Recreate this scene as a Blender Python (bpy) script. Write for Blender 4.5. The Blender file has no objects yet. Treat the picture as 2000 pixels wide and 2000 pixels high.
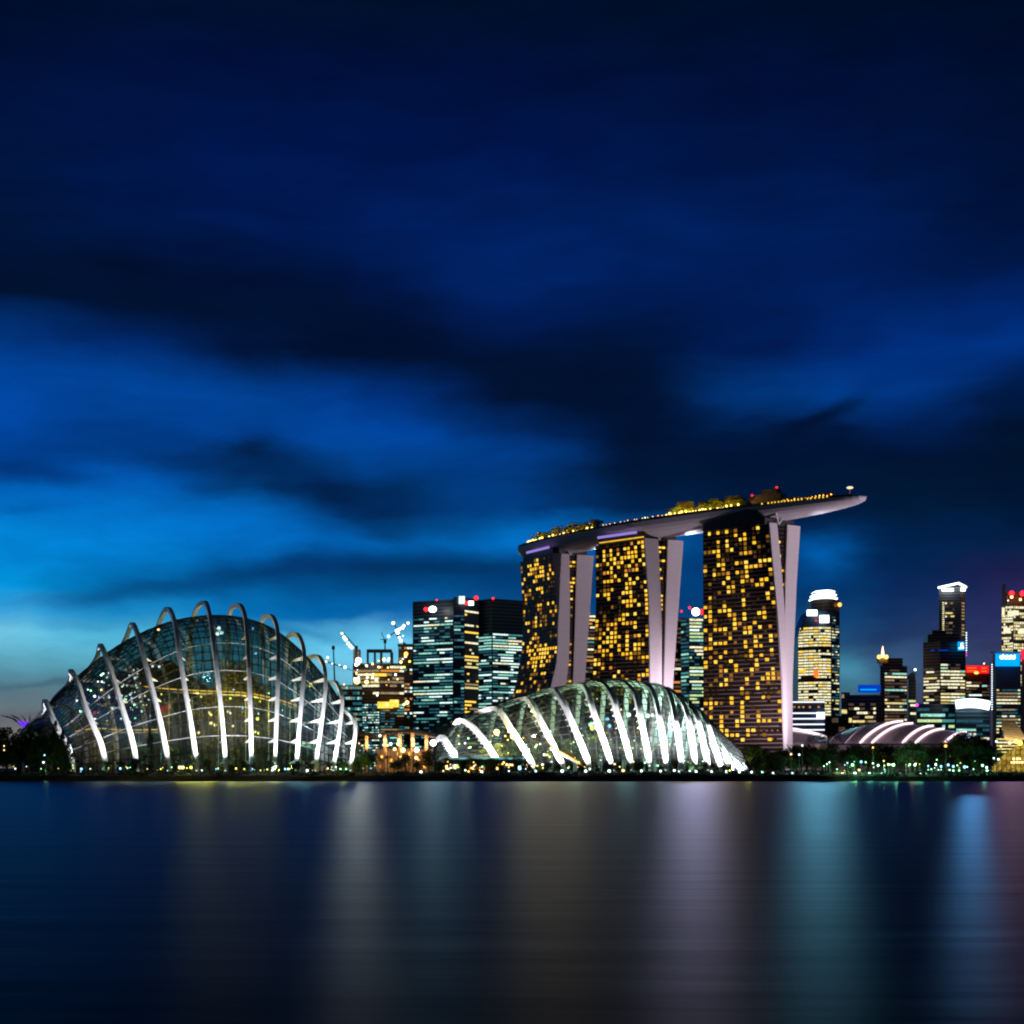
import bpy, math, random
import numpy as np
from mathutils import Vector, noise as mnoise

# ------------------------------------------------------------------ camera
F, HZ, CH = 3150.0, 1500.0, 4.0
scene = bpy.context.scene
col = scene.collection
cam_d = bpy.data.cameras.new("camera")
cam = bpy.data.objects.new("camera", cam_d)
col.objects.link(cam)
cam.location = (0, 0, CH)
cam.rotation_euler = (math.pi / 2, 0, 0)
cam_d.sensor_width = 36.0
cam_d.lens = 36.0 * F / 2000.0
cam_d.shift_y = 0.25
cam_d.clip_start = 0.5
cam_d.clip_end = 20000
scene.camera = cam

# ------------------------------------------------------------------ view + render
vs = scene.view_settings
vs.view_transform = 'Standard'
vs.look = 'None'
vs.exposure = 0.0
vs.gamma = 1.0
cy = scene.cycles
cy.use_denoising = True
cy.max_bounces = 6
cy.diffuse_bounces = 2
cy.glossy_bounces = 3
cy.transparent_max_bounces = 16
cy.transmission_bounces = 2
cy.caustics_reflective = False
cy.caustics_refractive = False
cy.sample_clamp_indirect = 6.0
cy.filter_width = 2.1

def s2l(c):
    return tuple((v / 255 / 12.92) if v / 255 <= 0.04045 else ((v / 255 + 0.055) / 1.055) ** 2.4 for v in c)

# ------------------------------------------------------------------ sky (dusk world)
SKY_PX = [0, 250, 500, 650, 750, 1000, 1250, 1500, 1650, 1750, 2000]
SKY = [
 (0,    "0,14,38 0,15,42 0,15,42 0,15,42 0,15,42 0,15,42 0,14,38 0,13,36 0,12,33 0,12,32 0,11,28"),
 (150,  "0,14,52 0,15,58 0,15,60 0,15,60 0,15,60 0,15,60 0,15,56 0,14,54 0,13,50 0,13,50 0,12,44"),
 (300,  "0,19,66 0,20,72 0,20,76 0,20,76 0,20,76 0,20,76 0,20,72 0,19,68 0,18,66 0,18,62 0,15,52"),
 (450,  "0,20,62 0,22,74 0,24,82 0,26,88 0,28,92 0,30,96 0,30,94 0,27,86 0,26,84 0,24,78 0,17,58"),
 (550,  "0,15,46 0,13,42 0,14,48 0,17,58 0,22,74 0,34,104 0,30,94 0,27,88 0,27,88 0,26,84 0,21,68"),
 (620,  "0,12,34 0,14,42 0,12,38 0,12,38 0,13,44 0,26,84 0,22,72 0,26,84 0,32,98 0,34,102 0,34,104"),
 (700,  "0,50,126 0,38,106 0,18,56 0,12,40 0,12,38 0,12,38 0,15,46 0,27,86 0,38,112 0,44,124 0,48,132"),
 (780,  "0,64,155 0,68,160 0,62,148 0,56,140 0,44,118 0,13,40 0,13,40 0,52,126 0,58,142 0,52,134 0,28,80"),
 (850,  "0,66,160 0,58,140 0,62,148 0,68,162 0,68,165 0,40,104 0,14,42 0,24,66 0,22,60 0,30,86 0,14,38"),
 (900,  "0,60,145 0,58,136 0,50,112 0,62,138 0,64,148 0,64,150 0,16,44 0,15,46 0,15,44 0,15,42 0,14,34"),
 (950,  "0,58,138 0,84,178 0,56,120 0,36,84 0,42,96 0,60,135 0,26,62 0,20,50 0,19,46 0,18,42 0,16,38"),
 (1000, "0,104,198 0,112,210 0,96,186 0,66,138 0,40,92 0,60,132 0,30,72 0,24,58 0,26,62 0,24,54 0,18,46"),
 (1050, "0,124,214 0,120,212 0,104,196 0,90,176 0,96,182 0,106,196 0,84,160 0,46,104 0,34,80 0,30,72 0,26,62"),
 (1100, "0,128,216 0,110,192 0,88,164 0,74,144 0,62,124 0,62,124 0,60,122 0,52,112 0,40,92 0,34,80 10,30,72"),
 (1150, "0,142,222 0,108,184 0,96,170 0,86,158 0,80,146 0,62,124 0,60,122 0,58,118 2,46,100 8,36,86 34,32,80"),
 (1200, "60,160,225 24,134,204 4,108,184 0,100,176 10,100,180 10,74,136 6,62,122 8,60,118 14,60,114 18,46,96 38,38,86"),
 (1250, "110,185,225 82,178,224 66,168,222 100,190,236 106,192,238 80,146,200 40,100,160 26,76,140 34,80,128 34,58,108 48,46,92"),
 (1300, "92,158,190 92,168,204 100,180,220 112,192,236 112,192,236 96,160,200 70,130,170 60,120,160 72,138,176 60,90,132 52,50,92"),
 (1350, "80,112,132 86,140,164 110,170,200 112,180,216 112,180,216 96,150,186 76,124,156 64,110,140 66,108,138 60,72,104 54,48,84"),
 (1400, "112,112,122 112,126,140 118,150,170 116,160,184 110,150,176 90,130,156 72,104,130 60,88,112 60,84,108 56,64,90 54,46,74"),
 (1450, "142,122,116 138,126,124 126,130,140 112,130,146 100,118,134 80,104,124 64,86,104 54,70,90 52,66,84 50,54,74 52,42,62"),
 (1500, "120,104,98 110,100,100 100,100,106 92,100,110 84,94,104 66,80,94 52,66,80 44,54,70 42,50,64 40,42,56 44,34,50"),
]
def lift(y, c):
    k = max(0.0, (66 - c[2]) / 30) if y >= 500 and y < 1300 else 0.0
    return [c[0], c[1] * 1.05 + 4 * min(1, k), c[2] + 11 * min(1, k)]
world = bpy.data.worlds.new("World")
scene.world = world
world.use_nodes = True
nt = world.node_tree
nt.nodes.clear()
N = nt.nodes.new
L = nt.links.new

def wm(op, a, b=None, c=None, clamp=False):
    n = N('ShaderNodeMath'); n.operation = op; n.use_clamp = clamp
    for i, v in enumerate((a, b, c)):
        if v is None: continue
        if isinstance(v, (int, float)): n.inputs[i].default_value = v
        else: L(v, n.inputs[i])
    return n.outputs[0]

tc = N('ShaderNodeTexCoord')
sep = N('ShaderNodeSeparateXYZ'); L(tc.outputs['Generated'], sep.inputs[0])
az = wm('ARCTAN2', sep.outputs[0], sep.outputs[1])
hor = wm('SQRT', wm('ADD', wm('MULTIPLY', sep.outputs[0], sep.outputs[0]), wm('MULTIPLY', sep.outputs[1], sep.outputs[1])))
te = wm('DIVIDE', sep.outputs[2], wm('MAXIMUM', hor, 0.001))
te0 = te
cmb = N('ShaderNodeCombineXYZ'); L(wm('MULTIPLY', az, 9.0), cmb.inputs[0]); L(wm('MULTIPLY', te, 22.0), cmb.inputs[1])
nz = N('ShaderNodeTexNoise'); nz.inputs['Scale'].default_value = 1.0; nz.inputs['Detail'].default_value = 9.0
nz.inputs['Roughness'].default_value = 0.58
L(cmb.outputs[0], nz.inputs['Vector'])
sepn = N('ShaderNodeSeparateColor'); L(nz.outputs['Color'], sepn.inputs[0])
azw = wm('ADD', az, wm('MULTIPLY', wm('SUBTRACT', sepn.outputs[0], 0.5), 0.075))
tew = wm('ADD', te, wm('MULTIPLY', wm('SUBTRACT', sepn.outputs[1], 0.5), 0.030))
pos = wm('DIVIDE', tew, 1500.0 / F, clamp=True)
prev = None
for ci, px in enumerate(SKY_PX):
    r = N('ShaderNodeValToRGB'); r.color_ramp.interpolation = 'LINEAR'
    els = r.color_ramp.elements
    rows = sorted(((1500 - y) / 1500.0, s2l(lift(y, [float(v) for v in row.split()[ci].split(',')]))) for y, row in SKY)
    els[0].position = rows[0][0]; els[0].color = (*rows[0][1], 1)
    els[1].position = rows[-1][0]; els[1].color = (*rows[-1][1], 1)
    for p, c in rows[1:-1]:
        e = els.new(p); e.color = (*c, 1)
    L(pos, r.inputs[0])
    if prev is None:
        prev = r.outputs[0]; continue
    a0 = math.atan((SKY_PX[ci - 1] - 1000) / F); a1 = math.atan((px - 1000) / F)
    mr = N('ShaderNodeMapRange'); mr.interpolation_type = 'SMOOTHSTEP'
    mr.inputs[1].default_value = a0; mr.inputs[2].default_value = a1
    L(azw, mr.inputs[0])
    mx = N('ShaderNodeMix'); mx.data_type = 'RGBA'
    L(mr.outputs[0], mx.inputs[0]); L(prev, mx.inputs[6]); L(r.outputs[0], mx.inputs[7])
    prev = mx.outputs[2]

def cloud(px, py, rx, ry, rot, amt, colr):
    """one soft cloud streak in the sky, at a direction"""
    global prev
    a = math.atan((px - 1000) / F); t = (1500 - py) / F
    c, s = math.cos(math.radians(rot)), math.sin(math.radians(rot))
    du = wm('SUBTRACT', azw, a); dv = wm('SUBTRACT', tew, t)
    p = wm('DIVIDE', wm('ADD', wm('MULTIPLY', du, c), wm('MULTIPLY', dv, s)), rx / F)
    q = wm('DIVIDE', wm('SUBTRACT', wm('MULTIPLY', dv, c), wm('MULTIPLY', du, s)), ry / F)
    d = wm('ADD', wm('MULTIPLY', p, p), wm('MULTIPLY', q, q))
    g = wm('MULTIPLY', wm('POWER', 2.718, wm('MULTIPLY', d, -1.0)), amt)
    mx = N('ShaderNodeMix'); mx.data_type = 'RGBA'
    L(g, mx.inputs[0]); L(prev, mx.inputs[6]); mx.inputs[7].default_value = (*s2l(colr), 1)
    prev = mx.outputs[2]

cloud(488, 890, 46, 32, -15, 0.9, (0, 32, 72))
cloud(545, 925, 60, 26, -40, 0.6, (0, 38, 84))
cloud(660, 965, 125, 38, -33, 0.85, (0, 34, 80))
cloud(400, 905, 150, 22, 0, 0.4, (0, 44, 104))
cloud(1590, 836, 105, 22, 33, 0.95, (0, 18, 52))
cloud(1440, 826, 80, 9, 0, 0.5, (0, 28, 76))
cloud(290, 1160, 200, 18, 5, 0.65, (0, 58, 112))
cloud(590, 1112, 240, 24, 8, 0.75, (0, 46, 98))
cloud(860, 1110, 210, 36, 0, 0.7, (0, 48, 96))
cloud(90, 950, 160, 26, -4, 0.5, (0, 46, 112))
cloud(60, 1010, 120, 10, 10, 0.3, (0, 80, 160))
cloud(560, 1235, 130, 16, -8, 0.5, (10, 96, 160))
cloud(120, 1345, 200, 7, 4, 0.5, (50, 84, 104))
cloud(80, 1390, 200, 6, 2, 0.4, (90, 92, 104))
cloud(1200, 930, 260, 50, -4, 0.5, (0, 20, 54))
cloud(1612, 1092, 62, 34, 0, 0.9, (0, 96, 178))
# fine streaks of cloud texture
cmb2 = N('ShaderNodeCombineXYZ'); L(wm('MULTIPLY', wm('ADD', azw, wm('MULTIPLY', te, -0.45)), 13.0), cmb2.inputs[0]); L(wm('MULTIPLY', tew, 48.0), cmb2.inputs[1])
nz2 = N('ShaderNodeTexNoise'); nz2.inputs['Scale'].default_value = 1.0; nz2.inputs['Detail'].default_value = 7.0; nz2.inputs['Roughness'].default_value = 0.6
L(cmb2.outputs[0], nz2.inputs['Vector'])
mr2 = N('ShaderNodeMapRange'); mr2.inputs[1].default_value = 0.3; mr2.inputs[2].default_value = 0.7
mr2.inputs[3].default_value = 0.80; mr2.inputs[4].default_value = 1.12
L(nz2.outputs[0], mr2.inputs[0])
vm = N('ShaderNodeVectorMath'); vm.operation = 'SCALE'; L(prev, vm.inputs[0]); L(mr2.outputs[0], vm.inputs['Scale'])
# the sky opposite the after-glow is darker
mr3 = N('ShaderNodeMapRange'); mr3.interpolation_type = 'SMOOTHSTEP'
mr3.inputs[1].default_value = -0.3; mr3.inputs[2].default_value = 0.75; mr3.inputs[3].default_value = 0.16; mr3.inputs[4].default_value = 1.0
L(wm('DIVIDE', sep.outputs[1], wm('MAXIMUM', hor, 0.001)), mr3.inputs[0])
vm3 = N('ShaderNodeVectorMath'); vm3.operation = 'SCALE'; L(vm.outputs[0], vm3.inputs[0]); L(mr3.outputs[0], vm3.inputs['Scale'])
vm = vm3
# dusk sky light: a touch of Nishita with the sun just under the horizon, behind the skyline
SUN_EL, SUN_ROT = math.radians(-2.0), math.radians(-14.0)
sky = N('ShaderNodeTexSky'); sky.sky_type = 'NISHITA'; sky.sun_disc = False
sky.sun_elevation = SUN_EL; sky.sun_rotation = SUN_ROT
vsc = N('ShaderNodeVectorMath'); vsc.operation = 'SCALE'; L(sky.outputs[0], vsc.inputs[0]); vsc.inputs['Scale'].default_value = 0.001
va = N('ShaderNodeVectorMath'); va.operation = 'ADD'; L(vm.outputs[0], va.inputs[0]); L(vsc.outputs[0], va.inputs[1])
bg = N('ShaderNodeBackground'); bg.inputs['Strength'].default_value = 1.0
L(va.outputs[0], bg.inputs['Color'])
wo = N('ShaderNodeOutputWorld'); L(bg.outputs[0], wo.inputs['Surface'])

# faint after-glow as the one sun lamp
sun_d = bpy.data.lights.new("sun", 'SUN'); sun_d.energy = 0.02; sun_d.angle = math.radians(20); sun_d.color = (0.7, 0.8, 1.0)
sun = bpy.data.objects.new("sun", sun_d); col.objects.link(sun)
sun.rotation_euler = (math.radians(60), 0, math.radians(30)); sun.location = (0, -50, 300)

# ------------------------------------------------------------------ helpers
def PX(px, Y): return (px - 1000.0) / F * Y
def PZ(py, Y): return CH + (1500.0 - py) / F * Y
def P(px, py, Y): return Vector((PX(px, Y), Y, PZ(py, Y)))

ORG = {}
def org(o): return ORG.get(o.name, Vector((0, 0, 0))) if o is not None else Vector((0, 0, 0))

def tag(o, label=None, cat=None, group=None, kind=None):
    if label: o['label'] = label
    if cat: o['category'] = cat
    if group: o['group'] = group
    if kind: o['kind'] = kind
    return o

def thing(name, label, cat, loc=(0, 0, 0), group=None):
    o = bpy.data.objects.new(name, None)
    o.empty_display_size = 1.0
    col.objects.link(o)
    o.location = loc
    ORG[o.name] = Vector(loc)
    return tag(o, label, cat, group)

class MB:
    def __init__(s): s.v = []; s.f = []
    def add(s, vs_, fs):
        b = len(s.v); s.v.extend(vs_); s.f.extend([tuple(b + i for i in f) for f in fs]); return s
    def box(s, c, sx, sy, sz, rz=0.0):
        ca, sa = math.cos(rz), math.sin(rz); vs_ = []
        for dx in (-.5, .5):
            for dy in (-.5, .5):
                for dz in (-.5, .5):
                    x, y = dx * sx, dy * sy
                    vs_.append((c[0] + x * ca - y * sa, c[1] + x * sa + y * ca, c[2] + dz * sz))
        return s.add(vs_, [(0, 1, 3, 2), (4, 6, 7, 5), (0, 4, 5, 1), (2, 3, 7, 6), (0, 2, 6, 4), (1, 5, 7, 3)])
    def prism(s, plan, z0, z1, cap=True):
        n = len(plan)
        z0s = z0 if hasattr(z0, '__len__') else [z0] * n
        z1s = z1 if hasattr(z1, '__len__') else [z1] * n
        vs_ = [(p[0], p[1], z) for p, z in zip(plan, z0s)] + [(p[0], p[1], z) for p, z in zip(plan, z1s)]
        fs = [(i, (i + 1) % n, n + (i + 1) % n, n + i) for i in range(n)]
        if cap: fs += [tuple(range(n, 2 * n)), tuple(range(n - 1, -1, -1))]
        return s.add(vs_, fs)
    def loft(s, rings, closed=True, cap=True):
        n = len(rings[0]); vs_ = [tuple(p) for r in rings for p in r]; fs = []
        for k in range(len(rings) - 1):
            for i in range(n if closed else n - 1):
                j = (i + 1) % n
                fs.append((k * n + i, k * n + j, (k + 1) * n + j, (k + 1) * n + i))
        if cap and closed:
            fs.append(tuple(range(n - 1, -1, -1))); fs.append(tuple(range((len(rings) - 1) * n, len(rings) * n)))
        return s.add(vs_, fs)
    def tube(s, pts, r, n=6, r2=None):
        pts = [Vector(p) for p in pts]; rings = []
        m = len(pts)
        for i, p in enumerate(pts):
            t = (pts[min(i + 1, m - 1)] - pts[max(i - 1, 0)])
            t = t.normalized() if t.length > 1e-6 else Vector((0, 0, 1))
            up = Vector((0, 0, 1)) if abs(t.z) < 0.95 else Vector((0, 1, 0))
            a = t.cross(up).normalized(); b = t.cross(a).normalized()
            rr = r if r2 is None else r + (r2 - r) * i / (m - 1)
            rings.append([p + (a * math.cos(2 * math.pi * k / n) + b * math.sin(2 * math.pi * k / n)) * rr for k in range(n)])
        return s.loft(rings)
    def beam(s, pts, nrm, w, d):
        """rectangular section w (along nrm) x d (radial); w,d lists or numbers"""
        pts = [Vector(p) for p in pts]; m = len(pts); rings = []
        for i, p in enumerate(pts):
            t = (pts[min(i + 1, m - 1)] - pts[max(i - 1, 0)]).normalized()
            nn = (nrm - t * nrm.dot(t)).normalized(); r = t.cross(nn).normalized()
            ww = (w[i] if hasattr(w, '__len__') else w) / 2; dd = (d[i] if hasattr(d, '__len__') else d) / 2
            rings.append([p + nn * ww + r * dd, p - nn * ww + r * dd, p - nn * ww - r * dd, p + nn * ww - r * dd])
        return s.loft(rings)
    def ball(s, c, r, seg=8, rings=5, sz=1.0):
        c = Vector(c); rr = []
        vs_ = [tuple(c + Vector((0, 0, r * sz)))]
        for i in range(1, rings):
            th = math.pi * i / rings
            for k in range(seg):
                ph = 2 * math.pi * k / seg
                vs_.append((c.x + r * math.sin(th) * math.cos(ph), c.y + r * math.sin(th) * math.sin(ph), c.z + r * sz * math.cos(th)))
        vs_.append(tuple(c - Vector((0, 0, r * sz))))
        fs = [(0, 1 + k, 1 + (k + 1) % seg) for k in range(seg)]
        for i in range(rings - 2):
            for k in range(seg):
                a = 1 + i * seg
                fs.append((a + k, a + seg + k, a + seg + (k + 1) % seg, a + (k + 1) % seg))
        a = 1 + (rings - 2) * seg; last = len(vs_) - 1
        fs += [(last, a + (k + 1) % seg, a + k) for k in range(seg)]
        return s.add(vs_, fs)
    def build(s, name, mat, parent=None, smooth=False, label=None, kind=None):
        me = bpy.data.meshes.new(name)
        o0 = org(parent) if parent is not None else Vector((0, 0, 0))
        me.from_pydata([(p[0] - o0.x, p[1] - o0.y, p[2] - o0.z) for p in s.v], [], s.f)
        me.update()
        if mat is not None: me.materials.append(mat)
        if smooth:
            me.polygons.foreach_set('use_smooth', [True] * len(me.polygons))
        o = bpy.data.objects.new(name, me); col.objects.link(o)
        if parent is not None:
            o.parent = parent; ORG[o.name] = o0
        if label: o['label'] = label
        if kind: o['kind'] = kind
        return o

def copy_tree(o, parent=None):
    c = o.copy(); col.objects.link(c)
    if parent is not None: c.parent = parent
    for ch in list(o.children): copy_tree(ch, c)
    return c

def catmull(pts, n=6):
    pts = [Vector(p) for p in pts]; out = []
    for i in range(len(pts) - 1):
        p0 = pts[max(i - 1, 0)]; p1 = pts[i]; p2 = pts[i + 1]; p3 = pts[min(i + 2, len(pts) - 1)]
        for k in range(n):
            t = k / n
            out.append(0.5 * ((2 * p1) + (p2 - p0) * t + (2 * p0 - 5 * p1 + 4 * p2 - p3) * t * t + (3 * p1 - p0 - 3 * p2 + p3) * t ** 3))
    out.append(pts[-1]); return out

_ones = "zero first second third fourth fifth sixth seventh eighth ninth tenth eleventh twelfth thirteenth fourteenth fifteenth sixteenth seventeenth eighteenth nineteenth".split()
_tens = {2: ("twentieth", "twenty"), 3: ("thirtieth", "thirty"), 4: ("fortieth", "forty"), 5: ("fiftieth", "fifty"), 6: ("sixtieth", "sixty"), 7: ("seventieth", "seventy"), 8: ("eightieth", "eighty"), 9: ("ninetieth", "ninety")}
def ordn(n):
    if n == 100: return 'hundredth'
    if n > 100: return 'hundred and ' + ordn(n - 100)
    if n < 20: return _ones[n]
    t, u = divmod(n, 10)
    return _tens[t][0] if u == 0 else _tens[t][1] + '-' + _ones[u]

# ------------------------------------------------------------------ materials
def new_mat(name):
    m = bpy.data.materials.new(name); m.use_nodes = True
    return m, m.node_tree, m.node_tree.nodes.get('Principled BSDF')

def pbr(name, c, rough=0.6, metal=0.0, var=0.25, scale=0.3, spec=0.5):
    m, t, b = new_mat(name)
    n = t.nodes.new('ShaderNodeTexNoise'); n.inputs['Scale'].default_value = scale; n.inputs['Detail'].default_value = 6
    g = t.nodes.new('ShaderNodeNewGeometry'); t.links.new(g.outputs['Position'], n.inputs['Vector'])
    r = t.nodes.new('ShaderNodeMapRange'); r.inputs[1].default_value = 0.3; r.inputs[2].default_value = 0.7
    r.inputs[3].default_value = 1 - var; r.inputs[4].default_value = 1 + var * 0.6
    t.links.new(n.outputs[0], r.inputs[0])
    v = t.nodes.new('ShaderNodeVectorMath'); v.operation = 'SCALE'; v.inputs[0].default_value = c
    t.links.new(r.outputs[0], v.inputs['Scale']); t.links.new(v.outputs[0], b.inputs['Base Color'])
    b.inputs['Roughness'].default_value = rough; b.inputs['Metallic'].default_value = metal
    b.inputs['Specular IOR Level'].default_value = spec
    return m

def emit(name, c, strength, sample=True, var=0.0):
    m = bpy.data.materials.new(name); m.use_nodes = True; t = m.node_tree; t.nodes.clear()
    e = t.nodes.new('ShaderNodeEmission'); e.inputs[0].default_value = (*c, 1); e.inputs[1].default_value = strength
    o = t.nodes.new('ShaderNodeOutputMaterial'); t.links.new(e.outputs[0], o.inputs[0])
    if var > 0:
        g = t.nodes.new('ShaderNodeNewGeometry'); n = t.nodes.new('ShaderNodeTexNoise'); n.inputs['Scale'].default_value = 0.9
        t.links.new(g.outputs['Position'], n.inputs['Vector'])
        r = t.nodes.new('ShaderNodeMapRange'); r.inputs[1].default_value = 0.35; r.inputs[2].default_value = 0.65
        r.inputs[3].default_value = strength * (1 - var); r.inputs[4].default_value = strength * (1 + var)
        t.links.new(n.outputs[0], r.inputs[0]); t.links.new(r.outputs[0], e.inputs[1])
    if not sample: m.cycles.emission_sampling = 'NONE'
    return m

def facade(name, base, line, floor_h=4.0, bay=0.0, frac=0.22, rough=0.35):
    """curtain wall: floor lines in z, optional mullion bays"""
    m, t, b = new_mat(name)
    g = t.nodes.new('ShaderNodeNewGeometry'); s = t.nodes.new('ShaderNodeSeparateXYZ'); t.links.new(g.outputs['Position'], s.inputs[0])
    def mth(op, a, bb):
        n = t.nodes.new('ShaderNodeMath'); n.operation = op
        for i, v in enumerate((a, bb)):
            if isinstance(v, (int, float)): n.inputs[i].default_value = v
            else: t.links.new(v, n.inputs[i])
        return n.outputs[0]
    f = mth('LESS_THAN', mth('FRACT', mth('DIVIDE', s.outputs[2], floor_h), 0), frac)
    if bay > 0:
        u = mth('SUBTRACT', s.outputs[0], mth('MULTIPLY', s.outputs[1], 0.9))
        f2 = mth('LESS_THAN', mth('FRACT', mth('DIVIDE', u, bay), 0), 0.08)
        f = mth('MAXIMUM', f, mth('MULTIPLY', f2, 0.6))
    n = t.nodes.new('ShaderNodeTexNoise'); n.inputs['Scale'].default_value = 0.12; n.inputs['Detail'].default_value = 5
    t.links.new(g.outputs['Position'], n.inputs['Vector'])
    f = mth('MULTIPLY', f, mth('ADD', mth('MULTIPLY', n.outputs[0], 0.9), 0.5))
    mx = t.nodes.new('ShaderNodeMix'); mx.data_type = 'RGBA'; mx.inputs[6].default_value = (*base, 1); mx.inputs[7].default_value = (*line, 1)
    t.links.new(f, mx.inputs[0]); t.links.new(mx.outputs[2], b.inputs['Base Color'])
    b.inputs['Roughness'].default_value = rough
    if name.startswith(('hotel', 'atrium')): b.inputs['Specular IOR Level'].default_value = 0.12
    return m

M = {}
M['white'] = pbr('white_steel', (0.78, 0.79, 0.82), 0.45, var=0.08)
M['grey'] = pbr('grey_steel', (0.35, 0.36, 0.38), 0.5)
M['dark'] = pbr('dark_steel', (0.035, 0.038, 0.04), 0.5)
M['bars'] = pbr('glazing_bar', (0.018, 0.02, 0.02), 0.6, spec=0.2)
M['fin'] = None
M['concrete'] = pbr('concrete', (0.25, 0.24, 0.24), 0.8)
M['ctan'] = pbr('tan_concrete', (0.32, 0.25, 0.22), 0.8)
M['trunk'] = pbr('bark', (0.07, 0.05, 0.035), 0.9)
M['soil'] = pbr('soil', (0.03, 0.035, 0.025), 0.95, scale=0.05)
M['hull'] = pbr('hull_cladding', (0.66, 0.62, 0.66), 0.5, var=0.1, scale=0.12)
M['deck'] = pbr('deck_stone', (0.10, 0.09, 0.08), 0.8)
M['roof'] = pbr('pink_roof_metal', (0.60, 0.48, 0.52), 0.5, var=0.15)
M['hotel'] = facade('hotel_glass_face', (0.024, 0.016, 0.012), (0.22, 0.17, 0.17), 3.3, bay=0, frac=0.24)
M['atrium'] = facade('atrium_glass', (0.014, 0.012, 0.012), (0.10, 0.07, 0.05), 3.3, frac=0.2)
M['f_blue'] = facade('blue_curtain_wall', (0.03, 0.07, 0.10), (0.14, 0.24, 0.30), 4.2, frac=0.3)
M['f_navy'] = facade('navy_curtain_wall', (0.035, 0.06, 0.12), (0.05, 0.08, 0.14), 4.2, frac=0.3)
M['f_brown'] = facade('brown_curtain_wall', (0.05, 0.035, 0.032), (0.14, 0.10, 0.09), 4.0, frac=0.35)
M['f_tan'] = facade('tan_stone_wall', (0.05, 0.04, 0.045), (0.30, 0.24, 0.24), 4.0, frac=0.4)
M['f_grey'] = facade('grey_wall', (0.10, 0.10, 0.13), (0.28, 0.26, 0.30), 4.0, frac=0.45)

M['fin'] = facade('pale_concrete_panels', (0.60, 0.55, 0.57), (0.54, 0.50, 0.52), 6.6, frac=0.06, rough=0.7)
M['hull'] = facade('hull_panels', (0.64, 0.60, 0.64), (0.52, 0.48, 0.52), 2.2, bay=6.0, frac=0.10, rough=0.5)
def foliage(name, c1, c2):
    m, t, b = new_mat(name)
    oi = t.nodes.new('ShaderNodeObjectInfo'); g = t.nodes.new('ShaderNodeNewGeometry')
    n = t.nodes.new('ShaderNodeTexNoise'); n.inputs['Scale'].default_value = 0.6; n.inputs['Detail'].default_value = 3
    t.links.new(g.outputs['Position'], n.inputs['Vector'])
    r = t.nodes.new('ShaderNodeMapRange'); r.inputs[1].default_value = 0.35; r.inputs[2].default_value = 0.65
    t.links.new(n.outputs[0], r.inputs[0])
    mx = t.nodes.new('ShaderNodeMix'); mx.data_type = 'RGBA'; mx.inputs[6].default_value = (*c1, 1); mx.inputs[7].default_value = (*c2, 1)
    t.links.new(r.outputs[0], mx.inputs[0]); t.links.new(mx.outputs[2], b.inputs['Base Color'])
    b.inputs['Roughness'].default_value = 0.7; b.inputs['Specular IOR Level'].default_value = 0.2
    return m
M['leaf'] = foliage('leaf_green', (0.03, 0.07, 0.025), (0.08, 0.13, 0.04))
M['leaf2'] = foliage('leaf_olive', (0.07, 0.09, 0.02), (0.14, 0.15, 0.035))
M['leafy'] = foliage('leaf_planted', (0.07, 0.08, 0.02), (0.16, 0.15, 0.03))
M['leaf3'] = foliage('leaf_dark', (0.02, 0.045, 0.022), (0.05, 0.08, 0.035))

E = {}
E['gold'] = emit('gold_window', (1.0, 0.53, 0.03), 1.2, False, 0.35)
E['gold2'] = emit('pale_gold_window', (1.0, 0.60, 0.07), 1.45, False, 0.3)
E['gold3'] = emit('dim_gold_window', (1.0, 0.45, 0.05), 0.28, False)
E['amber'] = emit('amber_window', (1.0, 0.38, 0.06), 0.7, False)
E['cyan'] = emit('cool_office_light', (0.45, 1.0, 0.85), 0.75, False, 0.5)
E['cyan2'] = emit('bright_office_light', (0.75, 1.0, 0.92), 1.3, False, 0.4)
E['teal'] = emit('teal_office_light', (0.15, 0.60, 0.60), 0.45, False, 0.5)
E['faintfill_teal'] = emit('faint_teal_wall_glow', (0.06, 0.30, 0.42), 0.30, False, 0.6)  # glow put into faint panels to brighten the office walls
E['faintgold'] = emit('faint_gold_window', (1.0, 0.5, 0.12), 0.025, False, 0.7)
E['faintgold2'] = emit('faint_brown_window', (1.0, 0.5, 0.12), 0.07, False, 0.7)
E['faintfill_warm'] = emit('faint_warm_wall_glow', (0.5, 0.33, 0.22), 0.15, False, 0.6)
E['yellow'] = emit('warm_office_light', (1.0, 0.82, 0.30), 0.9, False, 0.5)
E['cream'] = emit('cream_office_light', (1.0, 0.93, 0.60), 1.1, False, 0.5)
E['dimw'] = emit('dim_office_light', (0.9, 0.65, 0.35), 0.35, False, 0.5)
E['lime'] = emit('lime_office_light', (0.75, 1.0, 0.45), 0.8, False, 0.5)
E['blue'] = emit('blue_sign_light', (0.0, 0.10, 1.0), 0.5)
E['sky'] = emit('azure_sign_light', (0.0, 0.36, 1.0), 1.3)
E['red'] = emit('red_beacon', (1.0, 0.02, 0.03), 3.0)
E['redsign'] = emit('red_sign_light', (1.0, 0.01, 0.01), 1.6)
E['redsign2'] = emit('orange_red_letters', (1.0, 0.12, 0.02), 2.0)
E['orange'] = emit('orange_lamp', (1.0, 0.45, 0.08), 4.0)
E['amberglow'] = emit('amber_glow', (1.0, 0.5, 0.08), 2.2)
E['lilac'] = emit('lilac_cove_light', (0.42, 0.30, 0.95), 0.75)
E['wstrong'] = emit('white_floodlight', (1.0, 0.97, 0.95), 6.0)
E['wcrown'] = emit('white_crown_light', (0.88, 1.0, 0.95), 3.5)
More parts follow.
